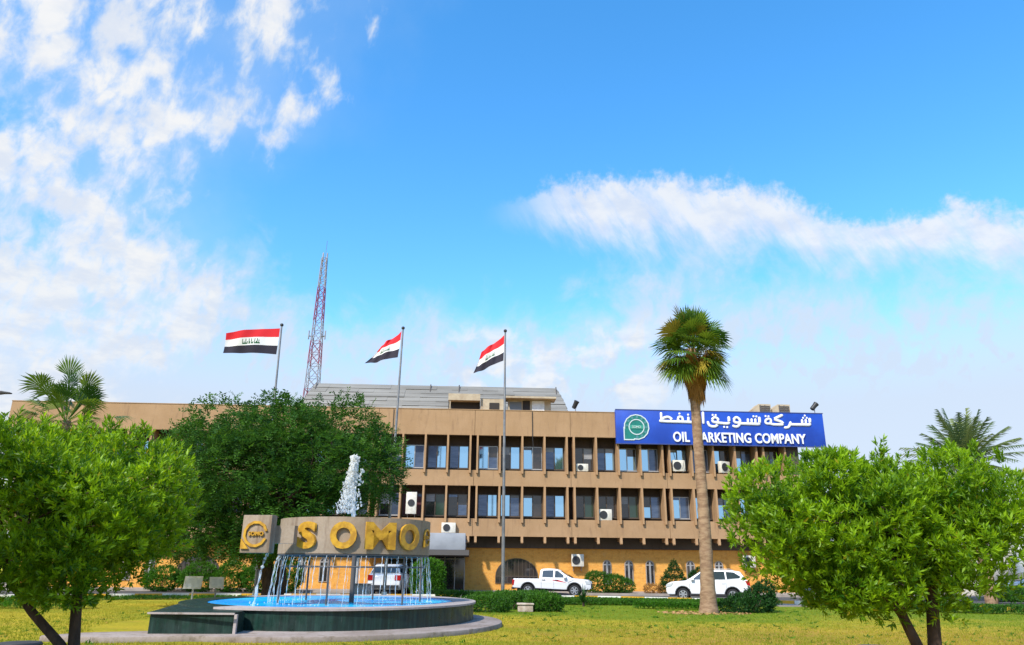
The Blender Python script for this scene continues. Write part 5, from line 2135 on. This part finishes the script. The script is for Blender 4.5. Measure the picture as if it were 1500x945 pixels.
def hedge(label, path, wd, h, n, m, seed, L=.08, W=.032):
    """low clipped hedge following a line"""
    global rng
    rng = np.random.default_rng(seed)
    pts = resample(smooth_path(path, 10), .25)
    A = np.array([(p.x, p.y) for p in pts])
    tg = unit(np.gradient(A, axis=0))
    nn = np.stack([-tg[:, 1], tg[:, 0]], 1)
    i = rng.integers(len(A), size=n)
    u = rng.uniform(-1, 1, n)
    hv = h * (.75 + .5 * np.interp(i, np.arange(0, len(A), 5), rng.random(len(np.arange(0, len(A), 5)))))
    z = hv * np.sqrt(np.clip(1 - np.abs(u) ** 3, 0.02, 1)) * (1 - rng.random(n) ** 2.2 * .9)
    P = np.column_stack([A[i] + nn[i] * (u * wd / 2)[:, None] + rng.normal(size=(n, 2)) * .08, z])
    D = unit(np.column_stack([nn[i] * u[:, None], np.full(n, .7)]))
    V, F, T = sprigs(P, D, 6, L, W, .07, up=.4)
    o = np_mesh('hedge', V, F, m, None, T)
    return tag(o, label, 'hedge', 'low hedges edging the lawn')


hedge('low hedge running from the flagpole to the palm foot, in front of the kerb', [(.8, 36.2), (4, 36.6), (7, 36.6), (9, 36.2)], 1.6, .23, 7000, M['leaf_hedge'], 90)
hedge('low hedge between the palm foot and the pale path slab', [(9.2, 36.0), (10.6, 36.2), (12.2, 37.2)], 1.3, .25, 2200, M['leaf_hedge'], 91)
hedge('low hedge from the pale path slab to behind the right tree', [(13.8, 36.2), (16.5, 33.0), (18.5, 32.3), (20, 31.8)], 1.1, .27, 4200, M['leaf_hedge'], 92)
hedge('low hedge at the right edge, beside the yellow and white kerb', [(20.1, 31.6), (24, 31.4), (30, 31.4)], 1.1, .27, 3400, M['leaf_hedge'], 93)
hedge('low weedy hedge strip behind the left tree stems', [(-30, 28.6), (-22, 28.8), (-15.4, 29.2)], 1.1, .34, 4200, M['leaf_shrub'], 94)
hedge('flat reddish green strip at the foot of the kerb, left of the fountain', [(-21, 35.3), (-16, 37.8), (-12, 39.2)], 1.0, .09, 1800, M['leaf_hedge'], 95)
hedge('low hedge strip between the kerb and the fountain\'s right side', [(-3.5, 38.5), (-1.0, 38.8), (1.0, 38.6)], 1.2, .38, 2400, M['leaf_hedge'], 96)
hedge('thin weedy strip on the lawn in front of the long hedge', [(5.4, 33.2), (7.0, 33.0), (8.6, 33.0)], .5, .18, 900, M['leaf_shrub'], 97)
hedge('low green planting at the white building, right edge', [(26, 41.5), (31, 42.2), (38, 42.5)], 1.4, .8, 4200, M['leaf_hedge'], 98, .12, .045)

# spiky plant in front of the pickup's front wheel
random.seed(8)
ag = thing('spiky_plant', 'small spiky plant standing in front of the pickup\'s front wheel', 'plant', (3.25, 34.6, 0))
V, F, T = [], [], []
for i in range(46):
    a = i * 2.4
    el = R(random.uniform(15, 85))
    L = random.uniform(.45, .95)
    d = Vector((math.cos(a) * math.cos(el), math.sin(a) * math.cos(el), math.sin(el)))
    s = Vector((-math.sin(a), math.cos(a), 0)) * .025
    b = Vector((0, 0, .1 + random.random() * .15))
    m_ = b + d * L * .55
    t = b + d * L - Vector((0, 0, .12 * L))
    k = len(V)
    V += [b - s, b + s, m_ + s * .9, m_ - s * .9, t, t]
    F += [(k, k + 1, k + 2, k + 3), (k + 3, k + 2, k + 4, k + 5)]
    T += [random.random()] * 2
np_mesh('blade', np.array([tuple(p) for p in V]), np.array(F), M['leaf_dark'], ag, np.array(T))
mb = MB()
mb.tube([(0, 0, -.02), (0, 0, .3)], .05, 8)
mb.build('stem', M['bark'], ag)

# dry litter at the palm foot and bare soil rings
random.seed(2)
mb = MB()
for i in range(420):
    a, r_ = random.random() * 6.28, .5 + 1.1 * random.random() ** .8
    x, y = 7.4 + r_ * 1.1 * math.cos(a), 30.1 + r_ * .75 * math.sin(a)
    s = random.uniform(.03, .10)
    h = random.uniform(.01, .06)
    t = random.random() * 3
    mb.add([(x - s * math.cos(t), y - s * math.sin(t), h * .3), (x + s * .3 * math.sin(t), y - s * .3 * math.cos(t), h), (x + s * math.cos(t), y + s * math.sin(t), h * .5), (x - s * .3 * math.sin(t), y + s * .3 * math.cos(t), h * .2 + .004)], [(0, 1, 2, 3)])
tag(mb.build('dry_leaves', M['litter']), 'dry brown leaf litter around the foot of the tall palm', 'leaf litter', kind='stuff')

# grass blades over the nearer lawn
rng = np.random.default_rng(77)
n = 52000
Yg = 13.5 + 22 * rng.random(n) ** 1.5
Xg = (rng.random(n) * 2 - 1) * (Yg * .78 + .5)
keep = ((Xg + 5.6) ** 2 + (Yg - 22.5) ** 2 > 5.45 ** 2) & ~((Xg > -10.2) & (Xg < -5.3) & (Yg > 16.9) & (Yg < 23))
Xg, Yg = Xg[keep], Yg[keep]
n = len(Xg)
per = 3
P = np.repeat(np.column_stack([Xg, Yg, np.zeros(n)]), per, 0) + rng.normal(size=(n * per, 3)) * np.array((.05, .05, 0))
h = rng.uniform(.025, .065, n * per)
a = rng.random(n * per) * 6.28
sd_ = np.column_stack([np.cos(a), np.sin(a), np.zeros(n * per)]) * .007
tip = P + np.column_stack([rng.normal(size=n * per) * .02, rng.normal(size=n * per) * .02, h])
V = np.stack([P - sd_, P + sd_, tip], 1).reshape(-1, 3)
F = np.arange(n * per * 3).reshape(-1, 3)
patch = (np.sin(Xg * .7 + 1.3 * np.sin(Yg * .35)) * .5 + .5) * .5 + rng.random(n) * .5
green = np.clip((Yg + rng.normal(size=n) * 2.0 + 2.5 * np.sin(Xg * .9) - 23) / 6, 0, 1) * (Xg > -1)
tint = np.repeat(np.clip(patch - .55 * green, 0, 1), per)
tag(np_mesh('grass', V, F, M['blade'], None, tint), 'short yellow green grass growing on the lawn', 'grass', kind='stuff')

rng = np.random.default_rng(5)
n = 700
Pw = np.column_stack([rng.uniform(-13, 15, n), rng.uniform(15.5, 34, n), np.zeros(n)])
ok = ((Pw[:, 0] + 5.6) / 5.6) ** 2 + ((Pw[:, 1] - 22.6) / 5.8) ** 2 > 1
ok &= ~((Pw[:, 0] > -10.2) & (Pw[:, 0] < -5) & (Pw[:, 1] > 16.5) & (Pw[:, 1] < 23))
Pw = Pw[ok]
n = len(Pw)
per = 9
D_ = unit(rng.normal(size=(n * per, 3)) * np.array((1, 1, .2)) + np.array((0, 0, .55)))
sz = np.repeat(rng.uniform(.5, 1.5, n), per)
V, F = leaf_arrays(np.repeat(Pw, per, 0) + rng.normal(size=(n * per, 3)) * np.array((.03, .03, 0)), D_, rand_dirs(n * per), rng.uniform(.05, .11, n * per) * sz, rng.uniform(.012, .025, n * per) * sz)
tag(np_mesh('weeds', V, F, M['leaf_shrub'], None, np.repeat(rng.random(n * per), 2)), 'small green weed tufts scattered over the lawn', 'weeds', kind='stuff')
n = 900
Pf = np.column_stack([rng.uniform(-13, 13, n), rng.uniform(14.5, 33, n), np.full(n, .035)])
ok = ((Pf[:, 0] + 5.6) / 5.6) ** 2 + ((Pf[:, 1] - 22.6) / 5.8) ** 2 > 1
Pf = Pf[ok]
n = len(Pf)
V, F = leaf_arrays(Pf, rng.normal(size=(n, 3)) * np.array((1, 1, .25)), np.tile((0.1, 0.0, 1.0), (n, 1)), rng.uniform(.05, .10, n), rng.uniform(.02, .04, n))
tag(np_mesh('fallen_leaves', V, F, M['leaf_dry'], None, np.repeat(rng.random(n), 2)), 'dry fallen leaves scattered over the lawn', 'fallen leaves', kind='stuff')
